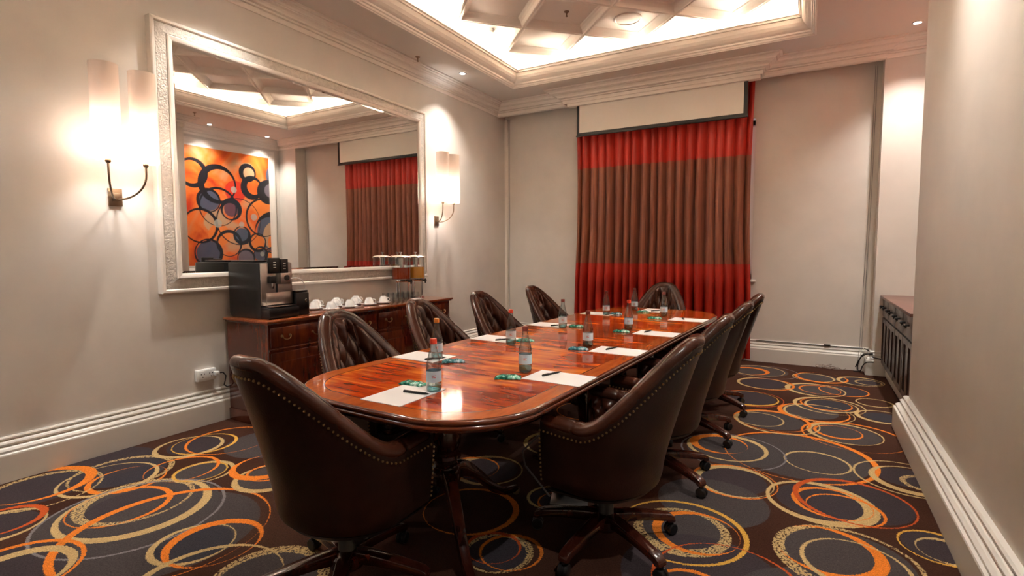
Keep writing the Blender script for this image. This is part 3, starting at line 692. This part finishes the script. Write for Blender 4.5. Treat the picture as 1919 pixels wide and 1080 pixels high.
# ------------------------------------------------------------------ things on the table
ZT=.7505
LABELM=plain('bottle_label_paper',(.62,.80,.92),.4); REDP=plain('red_print',(.7,.04,.04),.4); CAPR=plain('red_cap',(.75,.07,.03),.35); CAPO=plain('orange_cap',(.75,.30,.05),.35); CAPD=plain('brown_cap',(.22,.05,.04),.35)
def make_bottle():
    t=empty('water_bottle')
    MB().lathe([(0,.003),(.022,.001),(.030,.004),(.0325,.012),(.0325,.10),(.0315,.118),(.027,.140),(.0205,.165),(.0155,.185),(.0135,.20),(.0135,.215),(.0,.216)],28).build('glass_body',BOTTLE,t,True,ang=60)
    lb=MB(); lb.lathe([(.0331,.045),(.0331,.092)],28,caps=False); lo=lb.build('label',LABELM,t,True)
    pr=MB()
    for k,(a,z0,z1) in enumerate(((-.34,.064,.076),(-.17,.064,.076),(0,.064,.076))):
        for b,zz in ((-.05,(z0,z1)),(.05,(z0,z1))) if k!=2 else ((0,(z1-.003,z1)),(.0,(z0,z0+.003))):
            w_=.018 if k!=2 else .07
            pr.add([(.0334*cos(a+b-w_),.0334*sin(a+b-w_),zz[0]),(.0334*cos(a+b+w_),.0334*sin(a+b+w_),zz[0]),(.0334*cos(a+b+w_),.0334*sin(a+b+w_),zz[1]),(.0334*cos(a+b-w_),.0334*sin(a+b-w_),zz[1])],[(0,1,2,3)])
    pr.build('printed_mark',REDP,lo)
    MB().lathe([(.0142,.206),(.0148,.208),(.0148,.226),(.0135,.229),(0,.229)],18).build('cap',CAPR,t,True)
    MB().lathe([(0,.004),(.028,.006),(.0318,.014),(.0318,.030),(.0,.030)],24).build('tinted_base',TEALG,t,True)
    return t
bot0=make_bottle(); caps={0:CAPR,1:CAPO,2:CAPD}
def foil(name,a_,b_,c_):
    mt,nt,b=newmat(name); tc=N(nt,'ShaderNodeTexCoord'); n=N(nt,'ShaderNodeTexNoise'); n.inputs['Scale'].default_value=48; n.inputs['Detail'].default_value=3; nt.links.new(tc.outputs['Object'],n.inputs['Vector'])
    r=N(nt,'ShaderNodeValToRGB'); e=r.color_ramp.elements; e[0].position=.40; e[0].color=(*a_,1); e[1].position=.66; e[1].color=(*c_,1); x=e.new(.54); x.color=(*b_,1)  # pale end of the ramp paints crinkle highlights into the wrapper colour
    nt.links.new(n.outputs['Fac'],r.inputs['Fac']); nt.links.new(r.outputs['Color'],b.inputs['Base Color']); b.inputs['Roughness'].default_value=.2; b.inputs['Metallic'].default_value=.25
    bp=N(nt,'ShaderNodeBump'); bp.inputs['Strength'].default_value=.8; bp.inputs['Distance'].default_value=.004; nt.links.new(n.outputs['Fac'],bp.inputs['Height']); nt.links.new(bp.outputs['Normal'],b.inputs['Normal'])
    return mt
WRAP=foil('mint_wrapper_green',(.008,.10,.07),(.03,.34,.22),(.50,.78,.72)); WRAPB=foil('mint_wrapper_teal',(.01,.09,.11),(.04,.28,.34),(.60,.76,.86))
def make_packet(seed):
    rn=random.Random(seed); t=MB(); ph=[rn.uniform(0,6) for _ in range(6)]
    def P(u,v,top):
        x=-1+2*u; y=-1+2*v; b=max(0,(1-x**4))*max(0,(1-y**4)); cr=.0016*sin(40*y+ph[0]) if abs(x)>.8 else 0
        z=.0015+ (.015*b**.6+.0022*sin(7*x+ph[1])*b+.0018*sin(9*y+5*x+ph[2])*b+cr+.004*max(0,abs(x)-.75)*2 if top else 0)
        return (x*.062,y*.026*(1+.12*abs(x)**3+.05*sin(5*x+ph[3])),max(0.0004,z) if top else 0.0)
    t.grid(lambda u,v:P(u,v,True),28,14); t.grid(lambda u,v:P(u,v,False),28,14)
    return t
packs=[make_packet(k).mesh('mint_packet',WRAP if k%2==0 else WRAPB,True,ang=180) for k in range(3)]
pad_me=MB().box(-.1485,.1485,-.105,.105,0,.002).mesh('note_sheet',PAPER)
def make_pen():
    t=empty('ballpoint_pen')
    MB().tube([(-.058,0,.005),(.05,0,.005)],.0048,10).build('barrel',BLACK,t,True)
    MB().tube([(.05,0,.005),(.064,0,.005),(.070,0,.005)],lambda i:(.0045,.002,.0008)[i],8).build('tip',BLACKM,t,True)
    MB().box(-.056,-.018,-.0012,.0012,.0098,.0112).build('clip',BLACKM,t)
    return t
pen0=make_pen()
places=[ # sheet x,y,rot ; pen dx dy rot ; bottle ; packet x,y,rot ; words
 ((-1.468,1.66,radians(90)),(-1.43,1.685,radians(8)),(-1.39,1.76,0),(-1.54,1.80,radians(5)),'at the near head place'),
 ((-1.90,2.32,radians(-2)),(-1.80,2.29,radians(60)),(-1.80,2.31,1),(-1.67,2.285,radians(38)),'at the nearest place on the mirror side'),
 ((-1.87,3.055,radians(-3)),(-1.79,3.02,radians(60)),(-1.66,2.90,0),(-1.645,3.06,radians(40)),'at the second place on the mirror side'),
 ((-1.84,3.85,radians(-4)),(-1.76,3.82,radians(60)),(-1.667,3.73,2),(-1.60,3.85,radians(20)),'at the third place on the mirror side'),
 ((-1.76,4.78,radians(-5)),(-1.64,4.74,radians(75)),(-1.658,4.71,2),(-1.60,4.81,radians(25)),'at the farthest place on the mirror side'),
 ((-1.37,5.30,radians(87)),(-1.33,5.24,radians(60)),(-1.538,5.217,2),(-1.415,5.09,radians(10)),'at the far head place'),
 ((-1.015,2.235,radians(-2)),(-1.075,2.27,radians(70)),(-1.216,2.267,2),(-1.225,2.11,radians(25)),'at the nearest place on the right side'),
 ((-.985,3.02,radians(-2)),(-1.04,3.06,radians(75)),(-1.198,3.065,2),(-1.215,2.95,radians(20)),'at the second place on the right side'),
 ((-.955,3.805,radians(-3)),(-1.03,3.85,radians(80)),(-1.193,3.898,0),(-1.205,3.76,radians(15)),'at the third place on the right side'),
 ((-.908,4.71,radians(-4)),(-.96,4.74,radians(110)),(-1.152,4.837,2),(-1.19,4.66,radians(15)),'at the farthest place on the right side')]
capname={0:'red',1:'orange',2:'dark red'}
for i,(sh,pn,bo,pk,wd) in enumerate(places):
    s=rootobj('note_sheet',pad_me); s.location=(sh[0],sh[1],ZT); s.rotation_euler=(0,0,sh[2]); tag(s,'blank white sheet of paper '+wd,'paper','paper sheets on the table')
    p=pen0 if i==0 else copy_tree(pen0); p.location=(pn[0],pn[1],ZT+.0022); p.rotation_euler=(0,0,pn[2]); tag(p,'slim black pen lying on the sheet '+wd,'pen','pens on the sheets')
    b=bot0 if i==0 else copy_tree(bot0); b.location=(bo[0],bo[1],ZT); b.rotation_euler=(0,0,math.atan2(-bo[1],-bo[0])+.15); tag(b,'clear water bottle with %s cap %s'%(capname[bo[2]],wd),'bottle','water bottles on the table')
    for ch in b.children:
        if ch.name.startswith('cap') and bo[2]!=0:
            ch.data=ch.data.copy(); ch.data.materials[0]=caps[bo[2]]
    k=rootobj('mint_packet',packs[i%3]); k.location=(pk[0],pk[1],ZT); k.rotation_euler=(0,0,pk[2]); tag(k,'small crinkled green foil packet '+wd,'packet','foil packets on the table')

# ------------------------------------------------------------------ sideboard and what stands on it
SX0,SX1,SY0,SY1,SZ=-4.06,-3.50,2.46,4.80,.835
sb=empty('sideboard',((SX0+SX1)/2,(SY0+SY1)/2,0)); tag(sb,'long dark mahogany sideboard with drawers and panelled doors under the mirror','sideboard')
def off(o,c): o.location=(-c[0],-c[1],0)
before=set(bpy.data.objects)
MB().box(SX0,SX1,SY0,SY1,SZ-.022,SZ).build('top',MAHOG_TOP,sb,bevel=.006)
MB().box(SX0+.01,SX1-.012,SY0+.012,SY1-.012,SZ-.036,SZ-.022).build('top_moulding',MAHOG,sb,bevel=.005)
MB().box(SX0+.01,SX1-.035,SY0+.03,SY1-.03,.09,SZ-.036).build('body',MAHOG,sb)
MB().box(SX0+.01,SX1-.022,SY0+.018,SY1-.018,0,.10).build('plinth',MAHOG,sb,bevel=.008)
nu=4; uw=(SY1-SY0-.06)/nu; fx=SX1-.035
def bail(parent,y,z,X):
    b=MB()
    for s in (-1,1): b.lathe([(0,0),(.012,0),(.012,.003),(.004,.006),(.004,.018),(0,.02)],12)
    h=MB()
    pts=[(X+.014,y-.036,z),(X+.016,y-.034,z-.012),(X+.018,y-.02,z-.024),(X+.018,y,z-.028),(X+.018,y+.02,z-.024),(X+.016,y+.034,z-.012),(X+.014,y+.036,z)]
    h.tube(pts,.0032,6)
    for s in (-1,1): h.tube([(X,y+s*.036,z),(X+.003,y+s*.036,z),(X+.016,y+s*.036,z)],lambda i:(.011,.010,.005)[i],10)
    h.build('handle',BRASS,parent,True)
for k in range(nu):
    ya=SY0+.03+k*uw+.012; yb=ya+uw-.024
    d=MB().box(fx,fx+.014,ya,yb,.625,.775).build('drawer',MAHOG,sb,bevel=.004)
    for yy in (ya+.13,yb-.13): bail(d,yy,.705,fx+.014)
    MB().box(fx,fx+.012,ya-.012,yb+.012,.592,.612).build('drawer_rail',MAHOG,sb,bevel=.004)
    dr=MB().box(fx,fx+.012,ya,yb,.115,.58).build('door',MAHOG,sb,bevel=.003)
    MB().box(fx+.012,fx+.018,ya+.075,yb-.075,.19,.505).build('door_panel',MAHOG,dr,bevel=.005)
    MB().lathe([(.0,0),(.004,0),(.004,.008),(.010,.014),(.009,.02),(0,.022)],10).build('knob',BRASS,dr,True)
    kn=[o for o in dr.children if o.name.startswith('knob')][0]; kn.rotation_euler=(0,radians(90),0); kn.location=(fx+.012,(ya+.035) if k%2 else (yb-.035),.36); kn['keep']=1
for o in set(bpy.data.objects)-before:
    if o.parent==sb: off(o,((SX0+SX1)/2,(SY0+SY1)/2))

# coffee machine (front faces +x)
cf=empty('coffee_machine',(-3.85,2.655,SZ)); tag(cf,'black coffee machine with brushed steel front at the near end of the sideboard','coffee machine')
MB().extrude([(-.2,.03),(-.17,.0),(.14,.0),(.2,.0),(.2,.435),(-.2,.435)],'y',-.14,.14).build('housing',BLACK,cf,bevel=.008)
MB().box(-.19,.10,-.12,-.01,.436,.452).build('bean_lid',BLACK,cf,bevel=.004); MB().box(-.19,.10,.01,.12,.436,.446).build('tank_lid',BLACK,cf,bevel=.004)
MB().box(.2,.212,-.138,.138,.105,.43).build('steel_front',STEEL,cf,bevel=.003)
MB().box(.213,.216,-.10,.115,.112,.20).build('grounds_drawer',STEEL,cf,bevel=.001)
hd=MB().box(.2,.235,-.075,.015,.352,.472).build('control_head',BLACK,cf,bevel=.004)
hd2=MB().box(.2,.24,.02,.085,.345,.462).build('control_head',BLACK,cf,bevel=.004)
for hh,yy,xx,z0 in ((hd,-.045,.2355,.44),(hd2,.038,.2405,.43)):
    for k in range(3): MB().box(xx,xx+.002,yy,yy+.022,z0-.02*k-.006,z0-.02*k).build('button',WHITE,hh)
sp=MB().box(.212,.262,.0,.09,.265,.352).build('spout_block',STEEL,cf,bevel=.006)
MB().lathe([(0,0),(.022,0),(.022,.008),(.014,.01),(0,.01)],16).build('dial',BLACK,sp,True); o=sp.children[0]; o.rotation_euler=(0,radians(90),0); o.location=(.262,.05,.315)
wnd=MB().box(.212,.25,-.085,-.03,.275,.33).build('milk_frother',BLACK,cf,bevel=.004)
MB().lathe([(.010,.235),(.013,.25),(.013,.28)],12,c=(.236,-.055)).build('nozzle',CHROME,wnd,True)
MB().box(.212,.219,-.012,.0,.20,.27).build('cup_guide',BLACK,cf)
MB().extrude([(.14,0),(.285,0),(.295,.02),(.295,.085),(.2,.095),(.14,.095)],'y',-.135,.135).build('drip_tray',BLACK,cf,bevel=.006)
MB().box(.205,.29,-.12,.12,.0955,.099).build('drip_grid',CHROME,cf,bevel=.001)
mk=empty('milk_cooler',(-3.72,2.87,SZ)); tag(mk,'small black milk cooler box beside the coffee machine','milk cooler')
MB().box(-.10,.11,-.062,.062,0,.185).build('body',BLACK,mk,bevel=.008)
MB().box(-.10,.10,-.058,.058,.187,.203).build('lid',BLACK,mk,bevel=.004)
MB().lathe([(.011,0),(.013,.002),(.013,.004),(.011,.006)],16).build('badge',CHROME,mk,True); o=[c for c in mk.children if c.name.startswith('badge')][0]; o.rotation_euler=(0,radians(90),0); o.location=(.108,.03,.12)
hs=MB(); hs.tube([(-3.60,2.752,SZ+.305),(-3.575,2.785,SZ+.312),(-3.57,2.83,SZ+.295),(-3.59,2.87,SZ+.26),(-3.62,2.90,SZ+.225),(-3.64,2.905,SZ+.20)],.004,8)
tag(hs.build('milk_hose',WHITE,None,True),'thin white milk hose from the coffee machine to the cooler','hose')
# cups
def make_cup():
    t=empty('coffee_cup')
    MB().lathe([(0,.012),(.03,.012),(.04,.006),(.03,.002),(.045,.004),(.072,.014),(.074,.017),(.070,.017),(.044,.009),(.0,.009)],28).build('saucer',CERAMIC,t,True)
    MB().lathe([(.043,.012),(.0445,.014),(.043,.03),(.038,.052),(.030,.066),(.026,.071),(.026,.076),(.023,.076),(.022,.073),(0,.073)],28).build('cup_body',CERAMIC,t,True)
    pts=[(.041,0,.028),(.058,0,.024),(.066,0,.036),(.063,0,.052),(.050,0,.060),(.036,0,.056)]
    MB().tube(pts,.0036,8).build('cup_handle',CERAMIC,t,True)
    return t
cup0=make_cup()
cups=[(-3.70,3.235,'front row, first from the coffee machine'),(-3.70,3.455,'front row, second from the coffee machine'),(-3.70,3.70,'front row, third from the coffee machine'),(-3.70,3.895,'front row, last before the glasses'),(-3.855,3.185,'middle row, beside the milk cooler'),(-3.855,3.42,'middle row, second from the coffee machine'),(-3.855,3.66,'middle row, third from the coffee machine'),
 (-3.98,3.03,'tucked behind the milk cooler'),(-3.98,3.31,'back row, first against the wall'),(-3.98,3.55,'back row, second against the wall'),(-3.98,3.80,'back row, last against the wall')]
for i,(x,y,wd) in enumerate(cups):
    c=cup0 if i==0 else copy_tree(cup0); c.location=(x,y,SZ); c.rotation_euler=(0,0,radians(62+((i*37)%30)-15)); tag(c,'upturned white coffee cup on its saucer, '+wd,'cup','coffee cups on the sideboard')
# glasses
gl_me=MB().lathe([(0,.001),(.027,0),(.029,.002),(.034,.088)],24,caps=False).mesh('drinking_glass',GLASS,True)
gi=0
for r_,x in enumerate((-3.64,-3.72,-3.80)):
    for c_ in range(5):
        g=rootobj('drinking_glass',gl_me); g.location=(x-.02,4.03+.078*c_+.012*r_,SZ+.0005); gi+=1
        tag(g,'clear tumbler in the %s row of glasses, number %s counted from the cups'%(('front','middle','back')[r_],('one','two','three','four','five')[c_]),'glass','glasses on the sideboard')
# juice dispensers
def dispenser(y,juice,label):
    t=empty('juice_dispenser',(-3.935,y,SZ)); tag(t,label,'juice dispenser','juice dispensers on the sideboard')
    MB().lathe([(0,0),(.10,0),(.10,.014),(.085,.02),(0,.02)],32).build('foot',CHROME,t,True)
    for k in range(3):
        a=2*pi*k/3+.5; MB().tube([(.07*cos(a),.07*sin(a),.018),(.07*cos(a),.07*sin(a),.20)],.011,10).build('stand_leg',CHROME,t,True)
    MB().lathe([(0,.185),(.105,.185),(.11,.195),(.11,.215),(0,.215)],32).build('collar',CHROME,t,True)
    MB().lathe([(.104,.216),(.104,.455)],36,caps=False).build('jar',GLASS,t,True)
    MB().lathe([(0,.221),(.0995,.221),(.0995,.345),(0,.345)],36).build('juice',juice,t,True)
    MB().lathe([(.028,.222),(.028,.45)],20).build('ice_tube',CHROME,t,True)
    ld=MB().lathe([(.112,.452),(.113,.460),(.10,.472),(.05,.484),(0,.487)],36).build('lid',CHROME,t,True)
    MB().lathe([(.006,.485),(.006,.50),(.016,.506),(.016,.514),(0,.518)],16).build('lid_knob',CHROME,ld,True)
    tp=MB().tube([(.10,0,.195),(.15,0,.195)],.013,10); tp.tube([(.14,0,.215),(.14,0,.165)],.010,10); tp.build('tap',BLACK,t,True)
dispenser(4.43,plain('red_juice',(.42,.05,.01),.1,trans=.35),'steel and glass dispenser with dark red juice on the sideboard')
dispenser(4.675,plain('orange_juice',(.80,.36,.05),.15,trans=.15),'steel and glass dispenser with orange juice at the far end of the sideboard')

# ------------------------------------------------------------------ outlet, cords
ot=empty('power_outlet',(XL,2.335,.39)); tag(ot,'white surface mounted power outlet on the left wall above the baseboard','power outlet')
MB().box(0,.035,-.075,.075,-.045,.045).build('box',WHITE,ot,bevel=.004)
fp=MB().box(.035,.042,-.07,.07,-.04,.04).build('faceplate',WHITE,ot,bevel=.002)
sk=MB()
for y0 in (-.035,.03):
    for dy,dz in ((-.012,.012),(.012,.012),(0,-.012)): sk.box(.042,.0425,y0+dy-.003,y0+dy+.003,dz-.005,dz+.005)
sk.build('socket_slots',BLACKM,fp)
cd=empty('appliance_lead',(XL,2.335,.39)); tag(cd,'black power cord plugged into the outlet beside the sideboard','power cord')
MB().box(.042,.075,.048,.082,-.012,.018).build('plug',WHITE,cd,bevel=.004)
MB().tube([(.06,.082,.003),(.06,.115,.0),(.065,.135,-.03),(.065,.125,-.075),(.068,.115,-.10),(.07,.135,-.118),(.07,.165,-.12)],.005,8).build('cable',BLACK,cd,True)
# trunking in the far left corner
tr=empty('cable_trunking',(XL,YB,0)); tag(tr,'vertical white cable trunking in the corner beside the left wall','trunking')
MB().box(.001,.05,-.03,-.001,.262,3.36).build('channel',TRIM,tr,bevel=.003)
MB().tube([(.075,-.008,3.35),(.074,-.008,2.4),(.078,-.008,1.9),(.07,-.008,1.5),(.066,-.008,1.0),(.075,-.008,.5),(.07,-.01,.27)],.005,6).build('cable',plain('grey_cable',(.36,.34,.33),.5),tr,True)
wc=empty('wall_cable',(.5,YB,0)); tag(wc,'thin pair of cables running down the back wall beside the pier','cable')
for dx in (0,.018): MB().tube([(.055+dx,-.006,3.36),(.05+dx,-.006,2.0),(.03+dx*1.2,-.006,1.0),(.02+dx,-.008,.30),(.01+dx,-.07,.2),(-.005+dx,-.072,.02)],.0028,6).build('strand',plain('grey_strand',(.30,.28,.26),.5),wc,True)
bc=empty('baseboard_cable',(0,YB,0)); tag(bc,'thin dark cable with inline connector along the top of the back baseboard','cable')
MB().tube([(-.55,-.03,.258),(.0,-.03,.256),(.2,-.03,.252),(.55,-.035,.255)],.0045,6).build('cable',BLACKM,bc,True)
MB().box(.17,.235,-.045,-.025,.25,.27).build('connector',BLACKM,bc,bevel=.003)
kc=empty('cable_bundle',(.60,6.88,0)); tag(kc,'tangled black cables hanging at the corner of the pier and cabinet','cables')
for k,pts in enumerate(([(-.04,.10,.26),(.0,.06,.24),(.02,-.06,.20),(.08,-.10,.19),(.14,-.11,.17)],[(.02,-.11,.23),(-.05,.02,.21),(-.09,.06,.12),(-.10,.05,.03),(-.07,.02,.008)],[(.03,-.12,.15),(-.03,-.10,.14),(-.06,-.04,.09),(-.08,.01,.02),(-.14,.03,.008)],[(.02,-.10,.24),(-.03,-.04,.22),(-.08,.03,.16),(-.12,.06,.05)])):
    # smooth
    P=[Vector(p) for p in pts]; Q=[]
    for i in range(len(P)-1):
        p0,p1,p2,p3=P[max(0,i-1)],P[i],P[i+1],P[min(len(P)-1,i+2)]
        for j in range(6):
            u=j/6; Q.append(.5*((2*p1)+(p2-p0)*u+(2*p0-5*p1+4*p2-p3)*u*u+(3*p1-p0-3*p2+p3)*u**3))
    Q.append(P[-1]); MB().tube(Q,.006,8).build('strand',BLACK,kc,True)
cl=MB(); cp=[]
for k in range(90):
    a=k*.42; cp.append((.12+.001*k*2.2+.06*cos(a)*(1-.3*sin(k*.2)), 6.90+.035*sin(a)+.01*sin(k*.9), .012+.012*(1+sin(a*1.7))+(.03*exp(-((k-30)/8)**2))))
cl.tube(cp,.003,6); tag(cl.build('clear_cord_coil',plain('clear_cord',(.65,.55,.48),.15,trans=.5),None,True),'loose coil of clear pinkish cord on the carpet along the back baseboard','cord')
fb=empty('floor_box',(-1.10,2.56,0),radians(20)); tag(fb,'open floor power box lid on the carpet under the table','floor box')
MB().box(-.10,.10,-.08,.08,0,.008).build('plate',STEEL,fb,bevel=.002); MB().box(-.10,.10,.08,.086,.0,.07).build('lid',BLACKM,fb)
uc=MB().tube([(-1.24,2.5,.66),(-1.2,2.42,.64),(-1.16,2.38,.55),(-1.17,2.36,.42),(-1.25,2.30,.33),(-1.3,2.42,.2),(-1.2,2.52,.01)],.005,8)
uo=uc.build('power_lead',plain('grey_lead',(.25,.25,.26),.4),table,True); uo.matrix_parent_inverse=(Matrix.Translation((TAB[0],TAB[1],0))@Matrix.Rotation(TROT,4,'Z')).inverted(); uo['label']='grey cable hanging below the table'

# ------------------------------------------------------------------ right cabinet, painting
KX0,KX1,KY0,KY1,KZ=.70,XC-.002,4.91,6.845,.875
kb=empty('wall_cabinet',(.9,5.74,0)); tag(kb,'low dark wooden cabinet with drop handles in the right recess','cabinet')
before=set(bpy.data.objects)
MB().box(KX0-.03,KX1,KY0,KY1,KZ-.03,KZ).build('top',CABTOP,kb,bevel=.008)
MB().box(KX0+.012,KX1,KY0+.01,KY1,.12,KZ-.03).build('body',DARKWOOD,kb)
MB().box(KX0+.04,KX1,KY0+.02,KY1,0,.13).build('plinth',BASEP,kb,bevel=.005)
nk=4; kw=(KY1-KY0-.02)/nk
for k in range(nk):
    ya=KY0+.015+k*kw+.01; yb=ya+kw-.02
    d=MB().box(KX0-.004,KX0+.012,ya,yb,.655,.835).build('drawer',DARKWOOD,kb,bevel=.004)
    for yy in (ya+.13,yb-.13):
        h=MB(); h.tube([(KX0-.008,yy,.765),(KX0-.03,yy,.765)],.008,8); h.ball((KX0-.035,yy,.763),.013,10,6); h.tube([(KX0-.03,yy-.02,.755),(KX0-.036,yy,.742),(KX0-.03,yy+.02,.755)],.004,6); h.build('handle',BLACKM,d,True)
    for q in range(2):
        y0=ya+q*(yb-ya)/2; y1=y0+(yb-ya)/2-.006
        dr=MB()
        dr.box(KX0-.004,KX0+.012,y0,y0+.045,.15,.635).box(KX0-.004,KX0+.012,y1-.045,y1,.15,.635).box(KX0-.004,KX0+.012,y0+.045,y1-.045,.15,.20).box(KX0-.004,KX0+.012,y0+.045,y1-.045,.585,.635)
        dd=dr.build('door',DARKWOOD,kb)
        MB().box(KX0+.006,KX0+.012,y0+.045,y1-.045,.20,.585).build('door_panel',DARKWOOD,dd,bevel=.002)
for o in set(bpy.data.objects)-before:
    if o.parent==kb: o.location=(-.9,-5.74,0)
MB_=MB().box(-.03,.03,-.04,.04,0,.02); rm=MB_.build('remote_box',BLACK,None,bevel=.004); rm.location=(1.0,6.70,KZ); tag(rm,'small flat black device lying on the dark cabinet','device')

def painting_mat():
    p=Paint('abstract_painting',None); nt=p.nt
    n=N(nt,'ShaderNodeTexNoise'); n.inputs['Scale'].default_value=1.6; n.inputs['Detail'].default_value=3; n.inputs['Distortion'].default_value=1.2; p.L.new(p.co,n.inputs['Vector'])
    r=N(nt,'ShaderNodeValToRGB'); e=r.color_ramp.elements; e[0].position=.32; e[0].color=(.50,.03,.008,1); e[1].position=.68; e[1].color=(.60,.32,.16,1)
    x=e.new(.5); x.color=(.80,.16,.02,1); p.L.new(n.outputs['Fac'],r.inputs['Fac']); p.cur=r.outputs['Color']
    K=(.012,.012,.016); B=(.035,.09,.15); G=(.12,.13,.17); W=(.42,.42,.36); O=(.85,.22,.03); TN=(.55,.33,.18); P=(.09,.04,.07); RD=(.65,.03,.01)
    # local frame: y (0..1.9 along the wall, grows to the back), z 0..2.05
    def c(y,z): return (0,y,z)
    D=[(c(1.80,1.72),.22,B),(c(1.45,1.15),.20,O),(c(1.2,1.75),.16,TN),(c(.45,1.15),.19,B),(c(.55,.78),.2,TN),(c(.62,.55),.2,O),(c(.42,.22),.22,B),(c(.95,1.35),.2,RD),(c(1.62,1.40),.17,G),(c(1.72,.62),.36,B),(c(1.78,.55),.30,TN),(c(1.80,.42),.22,O),(c(1.05,.55),.14,B),(c(1.12,.12),.16,G),(c(1.42,.2),.14,B),(c(1.36,.42),.15,O),(c(1.68,.16),.16,P),(c(1.68,.15),.12,O),(c(.86,1.02),.14,P)]
    for a,r_,col in D: p.disc(a,r_,col,k=.92)
    Rg=[(c(.62,1.45),.34,.06,.03),(c(1.2,1.72),.17,.05,.02),(c(1.28,1.45),.22,.07,.03),(c(1.62,1.40),.23,.085,.04),(c(.45,1.15),.21,.03,.01),(c(.62,1.05),.34,.022,.01),(c(.86,1.02),.20,.05,.025),(c(1.05,.55),.17,.035,.015),(c(1.12,.12),.18,.022,.01),(c(1.42,.2),.15,.02,.01),(c(1.72,.62),.40,.06,.05),(c(1.36,.42),.18,.03,.012),(c(1.68,.16),.18,.035,.015),(c(.42,.22),.25,.035,.015),(c(.80,.40),.24,.03,.015),(c(1.0,.8),.42,.014,.004),(c(1.5,.9),.36,.02,.01),(c(.3,.7),.3,.03,.01),(c(.2,1.6),.25,.05,.02)]
    rn=random.Random(2)
    for a,r_,w,of in Rg:
        t_=rn.uniform(0,6.28); p.ring(a,r_*1.03,w*1.2,K,off=(0,1.5*of*cos(t_),1.5*of*sin(t_)))
    for a,r_ in ((c(1.30,.90),.07),(c(1.72,1.13),.065),(c(1.45,.2),.055),(c(.92,1.38),.065),(c(.60,.75),.08),(c(1.05,.75),.06)): p.disc(a,r_,W,k=.75); 
    p.L.new(p.cur,p.b.inputs['Base Color']); p.b.inputs['Roughness'].default_value=.35
    return p.mt
PYa,PYb,PZa,PZb=4.95,6.60,1.12,3.18
pt=empty('abstract_painting',(XC,(PYa+PYb)/2,(PZa+PZb)/2)); tag(pt,'abstract painting of black swirls and blue discs on orange, above the dark cabinet','painting')
cv=MB().box(-.03,-.02,0,PYb-PYa,0,PZb-PZa).build('canvas',painting_mat(),pt); cv.location=(0,-(PYb-PYa)/2,-(PZb-PZa)/2)
hy,hz=(PYb-PYa)/2,(PZb-PZa)/2
frame_ring(-hy-.13,hy+.13,-hz-.13,hz+.13,[(0,0),(0,-.035),(.01,-.045),(.035,-.045),(.10,-.03),(.12,-.032),(.132,-.03),(.132,0)],0,TRIM,'frame_side',pt)
